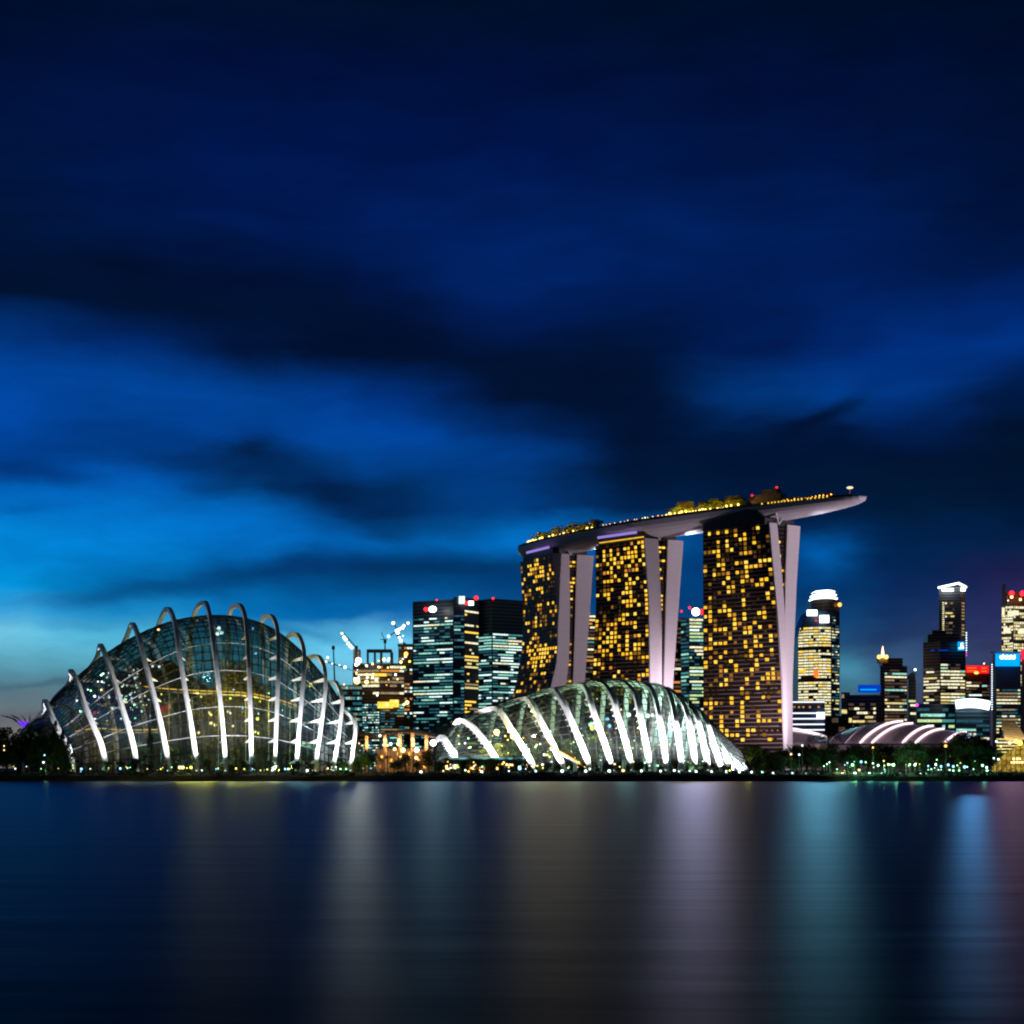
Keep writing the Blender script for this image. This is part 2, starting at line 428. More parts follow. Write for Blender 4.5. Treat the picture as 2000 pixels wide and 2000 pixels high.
E['wsign'] = emit('white_sign_light', (0.85, 0.92, 1.0), 3.0)
E['whitew'] = emit('white_strip_light', (0.86, 0.90, 1.0), 1.6)
E['pink'] = emit('pink_white_strip_light', (1.0, 0.74, 0.80), 2.0)
E['lamp'] = emit('cool_garden_lamp', (0.75, 1.0, 0.95), 4.0)
E['lampg'] = emit('green_garden_lamp', (0.35, 1.0, 0.45), 6.0)
E['lampb'] = emit('blue_garden_lamp', (0.25, 0.6, 1.0), 3.5)
E['lampy'] = emit('yellow_garden_lamp', (1.0, 0.85, 0.10), 3.5)
E['lampy2'] = emit('garden_gold_lamp', (1.0, 0.66, 0.14), 4.0)
E['warm'] = emit('warm_lamp', (1.0, 0.68, 0.25), 3.5)
E['tiny'] = emit('small_white_lamp', (0.8, 0.95, 1.0), 3.0)
E['purple'] = emit('violet_light', (0.20, 0.04, 1.0), 1.1)
E['redglow'] = emit('red_glow', (1.0, 0.03, 0.08), 1.0)
E['mag'] = emit('magenta_glow', (0.9, 0.05, 0.8), 2.0)
E['tealg'] = emit('teal_wall_wash', (0.18, 0.62, 0.70), 0.8)
E['hallglow'] = emit('yellow_hall_light', (1.0, 0.62, 0.05), 1.3)

# ------------------------------------------------------------------ structure: water, ground
m = bpy.data.materials.new('water_surface'); m.use_nodes = True; t = m.node_tree; t.nodes.clear()
g = t.nodes.new('ShaderNodeNewGeometry')
mp = t.nodes.new('ShaderNodeMapping'); mp.inputs['Scale'].default_value = (0.05, 0.22, 1.0); t.links.new(g.outputs['Position'], mp.inputs[0])
n1 = t.nodes.new('ShaderNodeTexNoise'); n1.inputs['Scale'].default_value = 1.0; n1.inputs['Detail'].default_value = 3; n1.inputs['Roughness'].default_value = 0.5
t.links.new(mp.outputs[0], n1.inputs['Vector'])
bp = t.nodes.new('ShaderNodeBump'); bp.inputs['Strength'].default_value = 0.34; bp.inputs['Distance'].default_value = 0.16
t.links.new(n1.outputs[0], bp.inputs['Height'])
gl = t.nodes.new('ShaderNodeBsdfAnisotropic'); gl.distribution = 'BECKMANN'
gl.inputs['Color'].default_value = (0.38, 0.49, 0.56, 1); gl.inputs['Roughness'].default_value = 0.40; gl.inputs["Anisotropy"].default_value = 0.22
tv = t.nodes.new('ShaderNodeCombineXYZ'); tv.inputs[0].default_value = 1.0
t.links.new(tv.outputs[0], gl.inputs['Tangent']); t.links.new(bp.outputs[0], gl.inputs['Normal'])
fr = t.nodes.new('ShaderNodeFresnel'); fr.inputs['IOR'].default_value = 1.08; t.links.new(bp.outputs[0], fr.inputs['Normal'])
df = t.nodes.new('ShaderNodeBsdfDiffuse'); df.inputs[0].default_value = (0.001, 0.005, 0.008, 1)
mxs = t.nodes.new('ShaderNodeMixShader'); t.links.new(fr.outputs[0], mxs.inputs[0]); t.links.new(df.outputs[0], mxs.inputs[1]); t.links.new(gl.outputs[0], mxs.inputs[2])
oo = t.nodes.new('ShaderNodeOutputMaterial'); t.links.new(mxs.outputs[0], oo.inputs[0])
M['water'] = m
wv = MB(); nx, ny = 60, 40
wv.add([(-4000, -400, 0), (4000, -400, 0), (4000, 492, 0), (-4000, 492, 0)], [(0, 1, 2, 3)])
tag(wv.build('water', m), kind='structure')

gr = MB(); xs = [-4000, -1500, -600] + [(-200 + 10 * i) for i in range(41)] + [600, 1500, 4000]
rng = random.Random(4)
rows = []
for Y, z in ((478, -1.5), (481, 0.05), (487, 1.6), (496, 2.4), (620, 2.5), (1200, 2.5), (9000, 2.5)):
    rows.append([(x, Y + (rng.uniform(-1.2, 1.2) if Y < 500 else 0), z + (rng.uniform(-.2, .2) if 482 < Y < 500 else 0)) for x in xs])
gr.loft(rows, closed=False, cap=False)
tag(gr.build('ground', M['soil']), kind='structure')

# ------------------------------------------------------------------ generic windows
def put_windows(bld, items, cap=100):
    """items: list of (corners[4] world, material key); first `cap` become parts, the rest one stuff part"""
    items = sorted(items, key=lambda it: (it[1].startswith('faint'), -((it[0][1] - it[0][0]).length * (it[0][3] - it[0][0]).length) / it[0][0].y ** 2))
    def slab(mb, q):
        a, b_, c, d = q
        n = (b_ - a).cross(d - a)
        n.normalize()
        if n.dot(Vector((0, -1, 0))) < 0: n = -n
        mb.add([tuple(p + n * 0.22) for p in q] + [tuple(p - n * 0.05) for p in q],
               [(0, 1, 2, 3), (7, 6, 5, 4), (0, 4, 5, 1), (1, 5, 6, 2), (2, 6, 7, 3), (3, 7, 4, 0)])
    for q, k in items[:cap]:
        mb = MB(); slab(mb, q); mb.build('window', E[k], bld)
    rest = items[cap:]
    if rest:
        mb = MB(); mats = []; mi = []
        for q, k in rest:
            if k not in mats: mats.append(k)
            slab(mb, q); mi += [mats.index(k)] * 6
        o = mb.build('window', None, bld, kind='stuff')
        for k in mats: o.data.materials.append(E[k])
        o.data.polygons.foreach_set('material_index', mi)

def quadpos(A, B, C, D):
    return lambda u, v: (A * (1 - u) + B * u) * (1 - v) + (D * (1 - u) + C * u) * v

def win_grid(pos, rows, cols, pal, seed, p=0.5, rowvar=0.35, wf=0.85, hf=0.5, merge=True, v0=0.0, v1=1.0, u0=0.02, u1=0.98, pf=None, maxrun=8, dim=None):
    rg = random.Random(seed); items = []
    for r in range(rows):
        pr = min(0.97, max(0.03, p + rg.uniform(-rowvar, rowvar) * 1.3))
        if rg.random() < 0.10: pr = 0.02
        state = rg.random() < pr; run = None
        flags = []
        for c in range(cols):
            if rg.random() < (0.45 if merge else 1.0): state = rg.random() < (pf((c + .5) / cols, (r + .5) / rows) if pf else pr)
            flags.append(state)
        c = 0
        while c < cols:
            if not flags[c]: c += 1; continue
            e = c + 1
            while merge and e < cols and flags[e] and e - c < maxrun: e += 1
            ua = u0 + (u1 - u0) * (c + (1 - wf) / 2) / cols; ub = u0 + (u1 - u0) * (e - (1 - wf) / 2) / cols
            va = v0 + (v1 - v0) * (r + (1 - hf) / 2) / rows; vb = v0 + (v1 - v0) * (r + (1 + hf) / 2) / rows
            items.append(([pos(ua, va), pos(ub, va), pos(ub, vb), pos(ua, vb)], rg.choices([k for k, w in pal], [w for k, w in pal])[0]))
            c = e
    if dim:  # faint glow panels added to lift the dark tower walls, built like windows
        for r in range(rows):
            for c in range(0, cols, 2):
                if rg.random() < .55:
                    va = v0 + (v1 - v0) * (r + (1 - hf) / 2) / rows; vb = v0 + (v1 - v0) * (r + (1 + hf) / 2) / rows
                    ua = u0 + (u1 - u0) * (c + .06) / cols; ub = u0 + (u1 - u0) * min(cols, c + 1.94) / cols
                    e = Vector((0, .12, 0))
                    items.append(([pos(ua, va) + e, pos(ub, va) + e, pos(ub, vb) + e, pos(ua, vb) + e], dim))
    return items

COOL = [('cyan', 5), ('cyan2', 3), ('teal', 4), ('cream', 1)]
WARM = [('yellow', 4), ('cream', 3), ('dimw', 3), ('amber', 1)]
MIXD = [('cream', 4), ('yellow', 2), ('cyan', 2), ('dimw', 2), ('cyan2', 1)]

def block(name, label, Y, pts, top, mat, base=1500, depth=None, group=None):
    """pts: [(px, extra depth)...] left to right along the visible faces; top: pixel row of the roof at the point of least depth.
    returns root, list of facade quads, ztop"""
    dmin = min(d for _, d in pts)
    zt = PZ(top, Y + dmin); zb = 2.5
    plan = [Vector((PX(px, Y + d), Y + d, 0)) for px, d in pts]
    back = depth or 30
    yr, yl = plan[-1].y + back, plan[0].y + back
    pl = [(p.x, p.y) for p in plan] + [(PX(pts[-1][0], yr) - .3, yr), (PX(pts[0][0], yl) + .3, yl)]
    cx = sum(p.x for p in plan) / len(plan); cyy = sum(p.y for p in plan) / len(plan) + back / 2
    root = thing(name, label, 'building', (cx, cyy, zb), group)
    MB().prism(pl, zb, zt).build('wall', mat, root)
    quads = []
    for a, b_ in zip(plan[:-1], plan[1:]):
        quads.append(quadpos(Vector((a.x, a.y, zb)), Vector((b_.x, b_.y, zb)), Vector((b_.x, b_.y, zt)), Vector((a.x, a.y, zt))))
    return root, quads, zt

def vfrac(py, Y, zt, zb=2.5): return (PZ(py, Y) - zb) / (zt - zb)

# ------------------------------------------------------------------ hotel towers
def table(tb, Y, z):
    zz = [PZ(py, Y) for py, _ in tb]; xx = [px for _, px in tb]
    o = np.argsort(zz)
    return float(np.interp(z, np.array(zz)[o], np.array(xx)[o]))

def hotel(label, T, Ys, seed, cols, rows, lit, face_rg, clusters):
    ztop, zb = 194.0, 2.5
    levels = [zb + (ztop - zb) * i / 28 for i in range(29)]
    def corner(i, z):
        px = table(T[i], Ys[i], z); return Vector((PX(px, Ys[i]), Ys[i], z))
    c0 = corner(0, zb); c4 = corner(4, zb)
    root = thing('hotel_tower', label, 'tower', ((c0.x + c4.x) / 2, (c0.y + c4.y) / 2, zb), 'three leaning hotel towers under the sky deck')
    front, backs, mid = [], [], []
    for z in levels:
        p = [corner(i, z) for i in range(5)]
        lv = p[0] - p[1]
        front.append([p[0], p[1], p[2], p[2] + lv])
        backs.append([p[3] + lv, p[3], p[4], p[4] + lv])
        ins = -lv.normalized() * -1.6
        ins = lv.normalized() * 1.6
        mid.append([p[2] + ins - Vector((0, 0, 0)), p[3] + ins + Vector((0.4, .3, 0)), p[3] + lv * 0.97, p[2] + lv * 0.97])
    MB().loft(front).build('front_slab', M['hotel'], root)
    MB().loft(backs).build('back_slab', M['hotel'], root)
    MB().loft(mid).build('atrium', M['atrium'], root)
    # pale end walls, thick sheets proud of the slabs
    for k, (ia, ib) in enumerate(((1, 2), (3, 4))):
        rings = []
        for z in levels + [ztop + 1.2]:
            zc = min(z, ztop); a, b_ = corner(ia, zc), corner(ib, zc); a.z = b_.z = z
            lv = (corner(0, zc) - corner(1, zc)).normalized(); lv.z = 0
            out = -lv * 0.8; inn = lv * 0.5
            e = (b_ - a).normalized() * 0.25 if (b_ - a).length > .5 else Vector((0, 0, 0))
            rings.append([a - e + out, b_ + e + out, b_ + e + inn, a - e + inn])
        MB().loft(rings).build('end_wall', M['fin'], root)
    # lit rooms
    rg = random.Random(seed); items = []
    def fpos(u, v):
        z = zb + (ztop - zb) * v; a, b_ = corner(0, z), corner(1, z)
        return a * (1 - u) + b_ * u
    for r in range(rows):
        for c in range(cols):
            u, v = (c + .5) / cols, (r + .5) / rows
            d = max([w * math.exp(-((u - cu) / ru) ** 2 - ((v - cv) / rv) ** 2) for cu, cv, ru, rv, w in clusters] + [lit])
            nb = mnoise.noise(Vector((c * 0.55 + seed, r * 0.33, 0.0)))
            if v < 0.12: continue
            if rg.random() > d * (1 + nb * 1.1):
                if rg.random() < .36:
                    wq = rg.uniform(.2, .34); ua, ub = (c + .5 - wq) / cols, (c + .5 + wq) / cols; va, vb = (r + .22) / rows, (r + .78) / rows
                    items.append(([fpos(ua, va), fpos(ub, va), fpos(ub, vb), fpos(ua, vb)], rg.choice(['faintgold', 'faintgold', 'faintgold2'])))
                continue
            k = rg.choices(['gold', 'gold2', 'gold3', 'amber'], [6, 4, 1, 0.5] if rg.random() < d * 1.9 else [2, 1, 6, 1])[0]
            wf = 0.66 * rg.uniform(0.8, 1.1); hf = 0.70 * rg.uniform(.85, 1.05)
            ua, ub = (c + .5 - wf / 2) / cols, (c + .5 + wf / 2) / cols
            va, vb = (r + .5 - hf / 2) / rows, (r + .5 + hf / 2) / rows
            items.append(([fpos(ua, va), fpos(ub, va), fpos(ub, vb), fpos(ua, vb)], k))
    n_face = len(items)
    # atrium glow between the end walls
    def apos(u, v):
        z = zb + (ztop - zb) * v; a, b_ = corner(2, z), corner(3, z); lv = (corner(0, z) - corner(1, z)).normalized() * 1.35
        return a * (1 - u) + b_ * u + lv
    for r in range(int(rows * 0.12), rows - 1):
        v = (r + .5) / rows; w = (apos(1, v) - apos(0, v)).length
        if w < 3: continue
        if rg.random() < (0.75 if v > 0.72 else 0.5) and (seed != 3 or r % 3 == 0):
            for u0 in ((0.12, 0.55) if w > 7 else (0.3,)):
                if rg.random() < 0.75:
                    k = rg.choice(['gold', 'gold2', 'gold3']) if v > 0.7 else rg.choice(['amber', 'amber', 'gold3', 'gold'])
                    items.append(([apos(u0, v - .004), apos(u0 + .33, v - .004), apos(u0 + .33, v + .005), apos(u0, v + .005)], k))
    put_windows(root, items)
    return root, corner

T1 = [[(1098, 1016), (1199, 1022), (1272, 1019), (1330, 1009), (1364, 1000), (1500, 965)],
      [(1083, 1079), (1178, 1088), (1261, 1089), (1300, 1086), (1330, 1078), (1400, 1066), (1500, 1045)],
      [(1084, 1111), (1178, 1112), (1261, 1111), (1300, 1109), (1330, 1105), (1500, 1080)],
      [(1084, 1127), (1178, 1124), (1330, 1119), (1500, 1113)],
      [(1088, 1158), (1178, 1152), (1330, 1141), (1500, 1130)]]
T2 = [[(1067, 1163), (1178, 1164), (1313, 1158), (1400, 1150), (1500, 1138)],
      [(1054, 1258), (1178, 1267), (1333, 1269), (1500, 1268)],
      [(1056, 1284), (1178, 1290), (1333, 1291), (1500, 1288)],
      [(1053, 1304), (1178, 1300), (1333, 1296), (1500, 1292)],
      [(1058, 1333), (1178, 1324), (1333, 1313), (1500, 1306)]]
T3 = [[(1040, 1373), (1500, 1374)],
      [(1024, 1502), (1106, 1509), (1199, 1518), (1330, 1527), (1455, 1531), (1500, 1532)],
      [(1026, 1516), (1106, 1524), (1199, 1531), (1330, 1534.5), (1500, 1537)],
      [(1025, 1537), (1106, 1534), (1199, 1532), (1330, 1535), (1500, 1538)],
      [(1031, 1561), (1137, 1554), (1330, 1546), (1455, 1546), (1500, 1546)]]
tw1, cn1 = hotel('leftmost hotel tower, its front slab curving out at the foot behind the low dome', T1, [1489, 1435, 1443, 1446, 1453], 1, 14, 52, 0.17, None,
                 [(0.5, 0.93, .45, .09, .6), (0.5, 0.55, .5, .10, .72), (0.5, 0.68, .5, .05, .4)])
tw2, cn2 = hotel('middle hotel tower, densely lit in gold between the other two towers', T2, [1382, 1342, 1348, 1351, 1358], 2, 14, 52, 0.24, None,
                 [(0.5, 0.92, .6, .10, .6), (0.55, 0.72, .4, .12, .6), (0.4, 0.55, .5, .10, .6), (0.95, 0.6, .08, .4, .6), (0.5, 0.34, .6, .03, .7)])
tw3, cn3 = hotel('rightmost hotel tower, its two pale end walls meeting like a letter Y', T3, [1301, 1257, 1261, 1268, 1276], 3, 15, 52, 0.33, None,
                 [(0.5, 0.8, .5, .14, .42), (0.6, 0.6, .5, .14, .48), (0.35, 0.45, .35, .10, .5), (0.5, 0.2, .5, .08, .4)])

# ------------------------------------------------------------------ sky deck
CL = catmull([(19, 1519, 0), (26, 1500, 0), (40, 1471, 0), (71, 1421, 0), (107.5, 1370, 0), (147, 1328, 0), (190.6, 1288, 0), (232, 1251, 0), (268, 1219, 0)], 8)
nS = len(CL) - 1
def hull_frame(i):
    t_ = (CL[min(i + 1, nS)] - CL[max(i - 1, 0)]).normalized(); w_ = Vector((-t_.y, t_.x, 0))  # points away (+y)
    return CL[i], t_, w_
def hull_half(i):
    s = i / nS
    a = min(1.0, s / 0.10); b_ = min(1.0, (1 - s) / 0.34)
    return 18.5 * math.sqrt(max(0.0, 1 - (1 - a) ** 2)) * (max(0.0, 1 - (1 - b_) ** 2) ** 0.55) + 0.3
ZD = 209.0
def hull_depth(i):
    s = i / nS; a = min(1.0, s / 0.12); b_ = min(1.0, (1 - s) / 0.36)
    return 11.5 * (1 - (1 - a) ** 2) ** .6 * (max(0.0, 1 - (1 - b_) ** 2) ** 0.6) + 0.6
deck = thing('sky_deck', 'long boat shaped sky deck lying across the tops of three hotel towers', 'building', (107, 1370, 197))
rings = []
for i in range(nS + 1):
    c, t_, w_ = hull_frame(i); hw = hull_half(i); dp = hull_depth(i); ring = []
    for k in range(13):
        th = math.pi * k / 12
        ring.append(c - w_ * hw * math.cos(th) + Vector((0, 0, ZD - dp * math.sin(th) ** 0.85)))
    ring.append(c + w_ * (hw - .1) + Vector((0, 0, ZD + 0.5))); ring.append(c - w_ * (hw - .1) + Vector((0, 0, ZD + .5)))
    rings.append(ring)
MB().loft(rings).build('hull', M['hull'], deck, smooth=False)
par = MB()
for sgn in (-1, 1):
    pts = []
    for i in range(2, nS - 1):
        c, t_, w_ = hull_frame(i); pts.append(c + w_ * sgn * (hull_half(i) - 1.0) + Vector((0, 0, ZD + 1.3)))
    par.beam(pts, Vector((0, 0, 1)), 2.2, 0.4)
par.build('parapet', M['deck'], deck)
# dark necks between tower tops and hull
def neck(cn, fo, zb_, prof):
    p0, p1, p2, p3, p4 = [cn(i, 194.0) for i in range(5)]
    lv = p0 - p1; mb = MB()
    A = p1 + lv * 0.04; B = p4 + lv * 0.04; rings = []
    for u, zt in prof:
        q0 = p1 + lv * (1 - u); q1 = p4 + lv * (1 - u) ; w_ = (q1 - q0)
        a = q0 + w_ * fo; b_ = q0 + w_ * 0.88
        rings.append([Vector((a.x, a.y, 193.9)), Vector((b_.x, b_.y, 193.9)), Vector((b_.x, b_.y, min(zt, 199))), Vector((a.x, a.y, zt))])
    mb.loft(rings); return mb
neck(cn3, -0.09, 0, [(0.04, 200), (0.2, 202.5), (0.45, 205.5), (0.7, 207.5), (0.85, 206), (0.98, 199)]).build('neck', M['dark'], deck)
neck(cn2, .03, 0, [(0.05, 200.5), (0.5, 202), (0.97, 201.5)]).build('neck', M['dark'], deck)
neck(cn1, .03, 0, [(0.05, 199), (0.5, 201), (0.97, 201)]).build('neck', M['dark'], deck)
def strip(cn, u0, u1, z0, z1, h, off, mat, name):
    p0, p1, p4 = cn(0, 194.0), cn(1, 194.0), cn(4, 194.0); lv = p0 - p1; out = -(p4 - p1).normalized() * off
    a = p1 + lv * (1 - u0) + out; b_ = p1 + lv * (1 - u1) + out; a.z = z0; b_.z = z1
    MB().beam([a, (a + b_) / 2, b_], Vector((0, 0, 1)), h, 0.8).build(name, mat, deck)
strip(cn2, 0.1, 0.9, 200.6, 200.6, 2.0, 2.4, E['lilac'], 'cove_light')
strip(cn1, 0.28, 0.97, 200.6, 200.6, 2.0, 2.4, E['lilac'], 'cove_light')
strip(cn2, 0.1, 1.0, 196.3, 196.3, 0.8, 0.6, E['gold'], 'cornice_light')
for cn in (cn1, cn2, cn3):
    a, b_ = cn(2, 194.0), cn(3, 194.0); lo = (a + b_) / 2 if cn is not cn3 else a; out = (cn(1, 194.0) - cn(0, 194.0)).normalized() * 1.5
    lo = a * 0.9 + b_ * .1 + out; d = (cn(4, 194) - cn(1, 194)).normalized()
    mb = MB(); mb.tube([lo + Vector((0, 0, .5)), lo - d * 5.0 + out + Vector((0, 0, 9))], .55); mb.tube([lo + Vector((0, 0, .5)), lo + d * 4.5 + out + Vector((0, 0, 7.5))], .5)
    mb.build('v_strut', M['white'], deck)

def on_deck(s, side=0.0, h=0.0):
    i = s * nS; i0 = min(int(i), nS - 1); f = i - i0
    c0, t0, w0 = hull_frame(i0); c1, _, w1 = hull_frame(i0 + 1)
    hw = hull_half(i0) * (1 - f) + hull_half(i0 + 1) * f
    return c0 * (1 - f) + c1 * f + (w0 * (1 - f) + w1 * f).normalized() * side * hw + Vector((0, 0, ZD + 0.5 + h))
def deck_s(px):
    best = min(range(nS + 1), key=lambda i: abs(1000 + F * (CL[i] - hull_frame(i)[2] * hull_half(i) * 0.8).x / (CL[i] - hull_frame(i)[2] * hull_half(i) * 0.8).y - px)); return best / nS

def bulb(name, label, cat, pos, r, mat, group=None, post=0.0, floor=None):
    """small lamp: post + globe"""
    pos = Vector(pos); base = pos - Vector((0, 0, post))
    o = thing(name, label, cat, base, group)
    if post > 0.05:
        MB().tube([base, pos], 0.09, 5).build('post', M['dark'], o)
        MB().tube([base, base + Vector((0, 0, .25))], 0.2, 6).build('base', M['dark'], o)
    MB().ball(pos, r).build('globe', mat, o, smooth=True)
    return o

# pavilion block, restaurant, pod
s0 = deck_s(1480)
c = on_deck(s0, 0.1); ct = hull_frame(int(s0 * nS))[1]; rz = math.atan2(ct.y, ct.x)
pv = thing('lift_block', 'dark plant block on the sky deck carrying two red beacons', 'building', c)
MB().box(c + Vector((0, 0, 5.5)), 30, 9, 11, rz).build('wall', M['ctan'], pv)
MB().box(c + ct * 4 + Vector((0, 0, 13)), 14, 7, 4, rz).build('plant_room', M['ctan'], pv)
for dd, hh in ((-14, 12.2), (9, 16)):
    q = c + ct * dd + Vector((0, 0, hh)); MB().ball(q, 0.9).build('red_beacon', E['red'], pv)
rs = thing('rooftop_restaurant', 'long low restaurant with amber lights towards the deck tip', 'building', on_deck(deck_s(1560)))
pts = [on_deck(deck_s(1520) + (deck_s(1618) - deck_s(1520)) * k / 8, -0.1) for k in range(9)]
MB().beam([p + Vector((0, 0, 1.5)) for p in pts], Vector((0, 0, 1)), 3.0, 7).build('wall', M['ctan'], rs)
MB().beam([p + Vector((0, 0, 4.6 + .8 * math.sin(k))) for k, p in enumerate(pts)], Vector((0, 0, 1)), 0.5, 9).build('roof', M['deck'], rs)
rg = random.Random(5)
for k in range(14):
    p = on_deck(deck_s(1522) + (deck_s(1616) - deck_s(1522)) * k / 13, -0.45, rg.uniform(2.6, 3.8))
    MB().ball(p, rg.uniform(.35, .6), 6, 4).build('lamp', E['orange'] if rg.random() < .7 else E['amberglow'], rs)
n = 0
for px in [1489, 1501, 1508, 1514, 1521, 1527, 1533, 1540, 1546, 1552, 1559, 1566, 1577, 1583, 1591, 1598, 1605, 1612]:
    n += 1
    p = on_deck(deck_s(px), 0); 
    s_ = (px - 1489) / (1612 - 1489); sp = deck_s(1489) + (deck_s(1612) - deck_s(1489)) * s_
    bulb('deck_lamp', f'round yellow lamp in the edge row near the deck tip, {ordn(n)} from the left', 'lamp', on_deck(sp, -0.97, 1.2), 0.62, E['gold2'], 'yellow lamps along the deck edge', 1.0)
p = on_deck(deck_s(1650), 0, 0)
pod = thing('lookout_pod', 'small lit disc on a short pole near the deck tip', 'pod', p)
MB().tube([p, p + Vector((0, 0, 7))], .5).build('pole', M['white'], pod)
MB().ball(p + Vector((0, 0, 8)), 2.6, 12, 5, .35).build('disc', emit('pod_light', (1, .75, .5), 1.3), pod)

# ------------------------------------------------------------------ trees
def leaf_cloud(mb, c, rx, ry, rz, n, size, rg):
    for _ in range(n):
        d = Vector((rg.gauss(0, 1), rg.gauss(0, 1), rg.gauss(0, 1))); d.normalize(); d *= rg.uniform(0.55, 1.0) ** 0.6
        p = Vector((c[0] + d.x * rx, c[1] + d.y * ry, c[2] + d.z * rz))
        a = Vector((rg.gauss(0, 1), rg.gauss(0, 1), rg.gauss(0, 1))).normalized() * size * rg.uniform(.6, 1.3)
        b_ = a.cross(Vector((rg.gauss(0, 1), rg.gauss(0, 1), rg.gauss(0, 1)))).normalized() * size * rg.uniform(.3, .6)
        mb.add([tuple(p - a), tuple(p + b_), tuple(p + a), tuple(p - b_)], [(0, 1, 2, 3)])

def make_tree(name, label, cat, kind, h, seed, leafm):
    rg = random.Random(seed)
    o = thing(name, label, cat, (0, 0, 0))
    tr, cr = MB(), MB()
    if kind == 'broad':
        tr.tube([(0, 0, 0), (.1, 0, h * .25), (rg.uniform(-.4, .4), 0, h * .5), (0, 0, h * .75)], h * .03, 7, h * .012)
        for k in range(24):
            a = rg.uniform(0, 6.28); r = h * rg.uniform(.05, .34); z = h * rg.uniform(.24, .88)
            r *= (1.15 - abs(z / h - .6) * 1.3)
            e = Vector((math.cos(a) * r, math.sin(a) * r, z))
            tr.tube([(0, 0, h * rg.uniform(.3, .5)), e], h * .010, 5, h * .004)
            s = h * rg.uniform(.10, .17); leaf_cloud(cr, e, s * 1.25, s * 1.25, s * .8, 62, h * .036, rg)
    elif kind == 'cone':
        tr.tube([(0, 0, 0), (0, 0, h)], h * .02, 6, h * .004)
        for k in range(16):
            v = .08 + .9 * k / 15; r = h * .15 * (1 - v) ** .7 + .1
            leaf_cloud(cr, (rg.uniform(-.2, .2), 0, h * v), r, r, h * .05, 45, h * .028, rg)
    elif kind == 'palm':
        tr.tube([(0, 0, 0), (h * .03, 0, h * .4), (h * .05, 0, h * .82)], h * .022, 7, h * .014)
        top = Vector((h * .05, 0, h * .82))
        for k in range(18):
            a = 6.28 * k / 18 + rg.uniform(-.15, .15); el = rg.uniform(.0, 1.0); ln = h * rg.uniform(.24, .34)
            pts = [top + Vector((math.cos(a) * ln * s_, math.sin(a) * ln * s_, ln * (el * s_ - (.55 + .4 * el) * s_ * s_))) for s_ in (0, .25, .5, .75, 1)]
            for q in range(4):
                p0, p1 = pts[q], pts[q + 1]; dd = (p1 - p0).normalized(); sd = dd.cross(Vector((0, 0, 1))).normalized()
                for sg in (-1, 1):
                    for z in (0, .33, .66):
                        b0 = p0 + (p1 - p0) * z; tip = b0 + sd * sg * ln * .16 * (1 - .5 * abs(q - 1.5) / 2) + dd * ln * .1 - Vector((0, 0, ln * .06))
                        cr.add([tuple(b0), tuple(b0 + (p1 - p0) * .22), tuple(tip)], [(0, 1, 2)])
    tr.build('trunk', M['trunk'], o); cr.build('crown', leafm, o)
    return o

protos = {}
def park(o):  # prototypes are the first individuals; they get moved into place on first use
    return o
for key, args in {'b1': ('broad', 10, 11, 'leaf'), 'b2': ('broad', 10, 12, 'leaf3'), 'b3': ('broad', 10, 13, 'leaf2'), 'b4': ('broad', 10, 17, 'leaf3'), 'c1': ('cone', 10, 14, 'leaf3'), 'p1': ('palm', 10, 15, 'leaf'), 'p2': ('palm', 10, 19, 'leaf2')}.items():
    protos[key] = [make_tree({'b': 'broadleaf_tree', 'c': 'conifer_tree', 'p': 'palm_tree'}[key[0]], 'x', 'tree', args[0], args[1], args[2], M[args[3]]), False]
TREES = []
def plant(key, px, Y, h, z=2.5, group='trees along the waterfront', adj='dark', x=None, y=None, rg=random.Random(77), wid=1.0):
    o, used = protos[key]
    if used: o = copy_tree(o)
    protos[key][1] = True
    o.location = (PX(px, Y), Y, z) if x is None else (x, y, z)
    s = h / 10.0; o.scale = (s * wid * rg.uniform(.9, 1.15), s * wid * rg.uniform(.9, 1.15), s)
    o.rotation_euler = (0, 0, rg.uniform(0, 6.28))
    o['group'] = group; TREES.append((o, px, h, key, adj, group, Y)); return o

# deck palms and shrubs
rg = random.Random(8)
for px in list(range(1032, 1172, 5)) + list(range(1303, 1446, 6)):
    s_ = deck_s(px); p = on_deck(s_, rg.uniform(-.6, .1))
    a, b_ = (1032, 1165) if px < 1250 else (1303, 1446)
    f = (px - a) / (b_ - a)
    s_ = deck_s(a) + (deck_s(b_) - deck_s(a)) * min(1, f); p = on_deck(s_, rg.uniform(-.7, 0))
    plant(rg.choice(['b3', 'p2', 'b3', 'b1']), 1000 + F * p.x / p.y, p.y, rg.uniform(9, 14), z=p.z, group='trees on the sky deck', x=p.x, y=p.y, wid=1.2)
DL = []
for a, b_, cnt in ((1030, 1160, 20), (1305, 1450, 22), (1172, 1300, 14)):
    for k in range(cnt):
        s_ = deck_s(a) + (deck_s(b_) - deck_s(a)) * (k + rg.uniform(.2, .8)) / cnt
        big = cnt != 14
        p = on_deck(s_, -0.86, rg.uniform(1.2, 3.2) if big else rg.uniform(2.2, 3.0))
        DL.append((1000 + F * p.x / p.y, bulb('garden_bulb', 'x', 'lamp', p, rg.uniform(.7, 1.15) if big else .4, E['lampy2'] if big else E['orange'], 'warm bulbs in the sky deck gardens', p.z - ZD - .5)))
def dpoint(s_, side, h, e, c=(1.0, .66, .12)):
    ld = bpy.data.lights.new('garden_glow', 'POINT'); ld.energy = e; ld.color = c; ld.shadow_soft_size = .4
    lo = bpy.data.objects.new('garden_glow', ld); col.objects.link(lo); lo.location = on_deck(s_, side, h); return lo
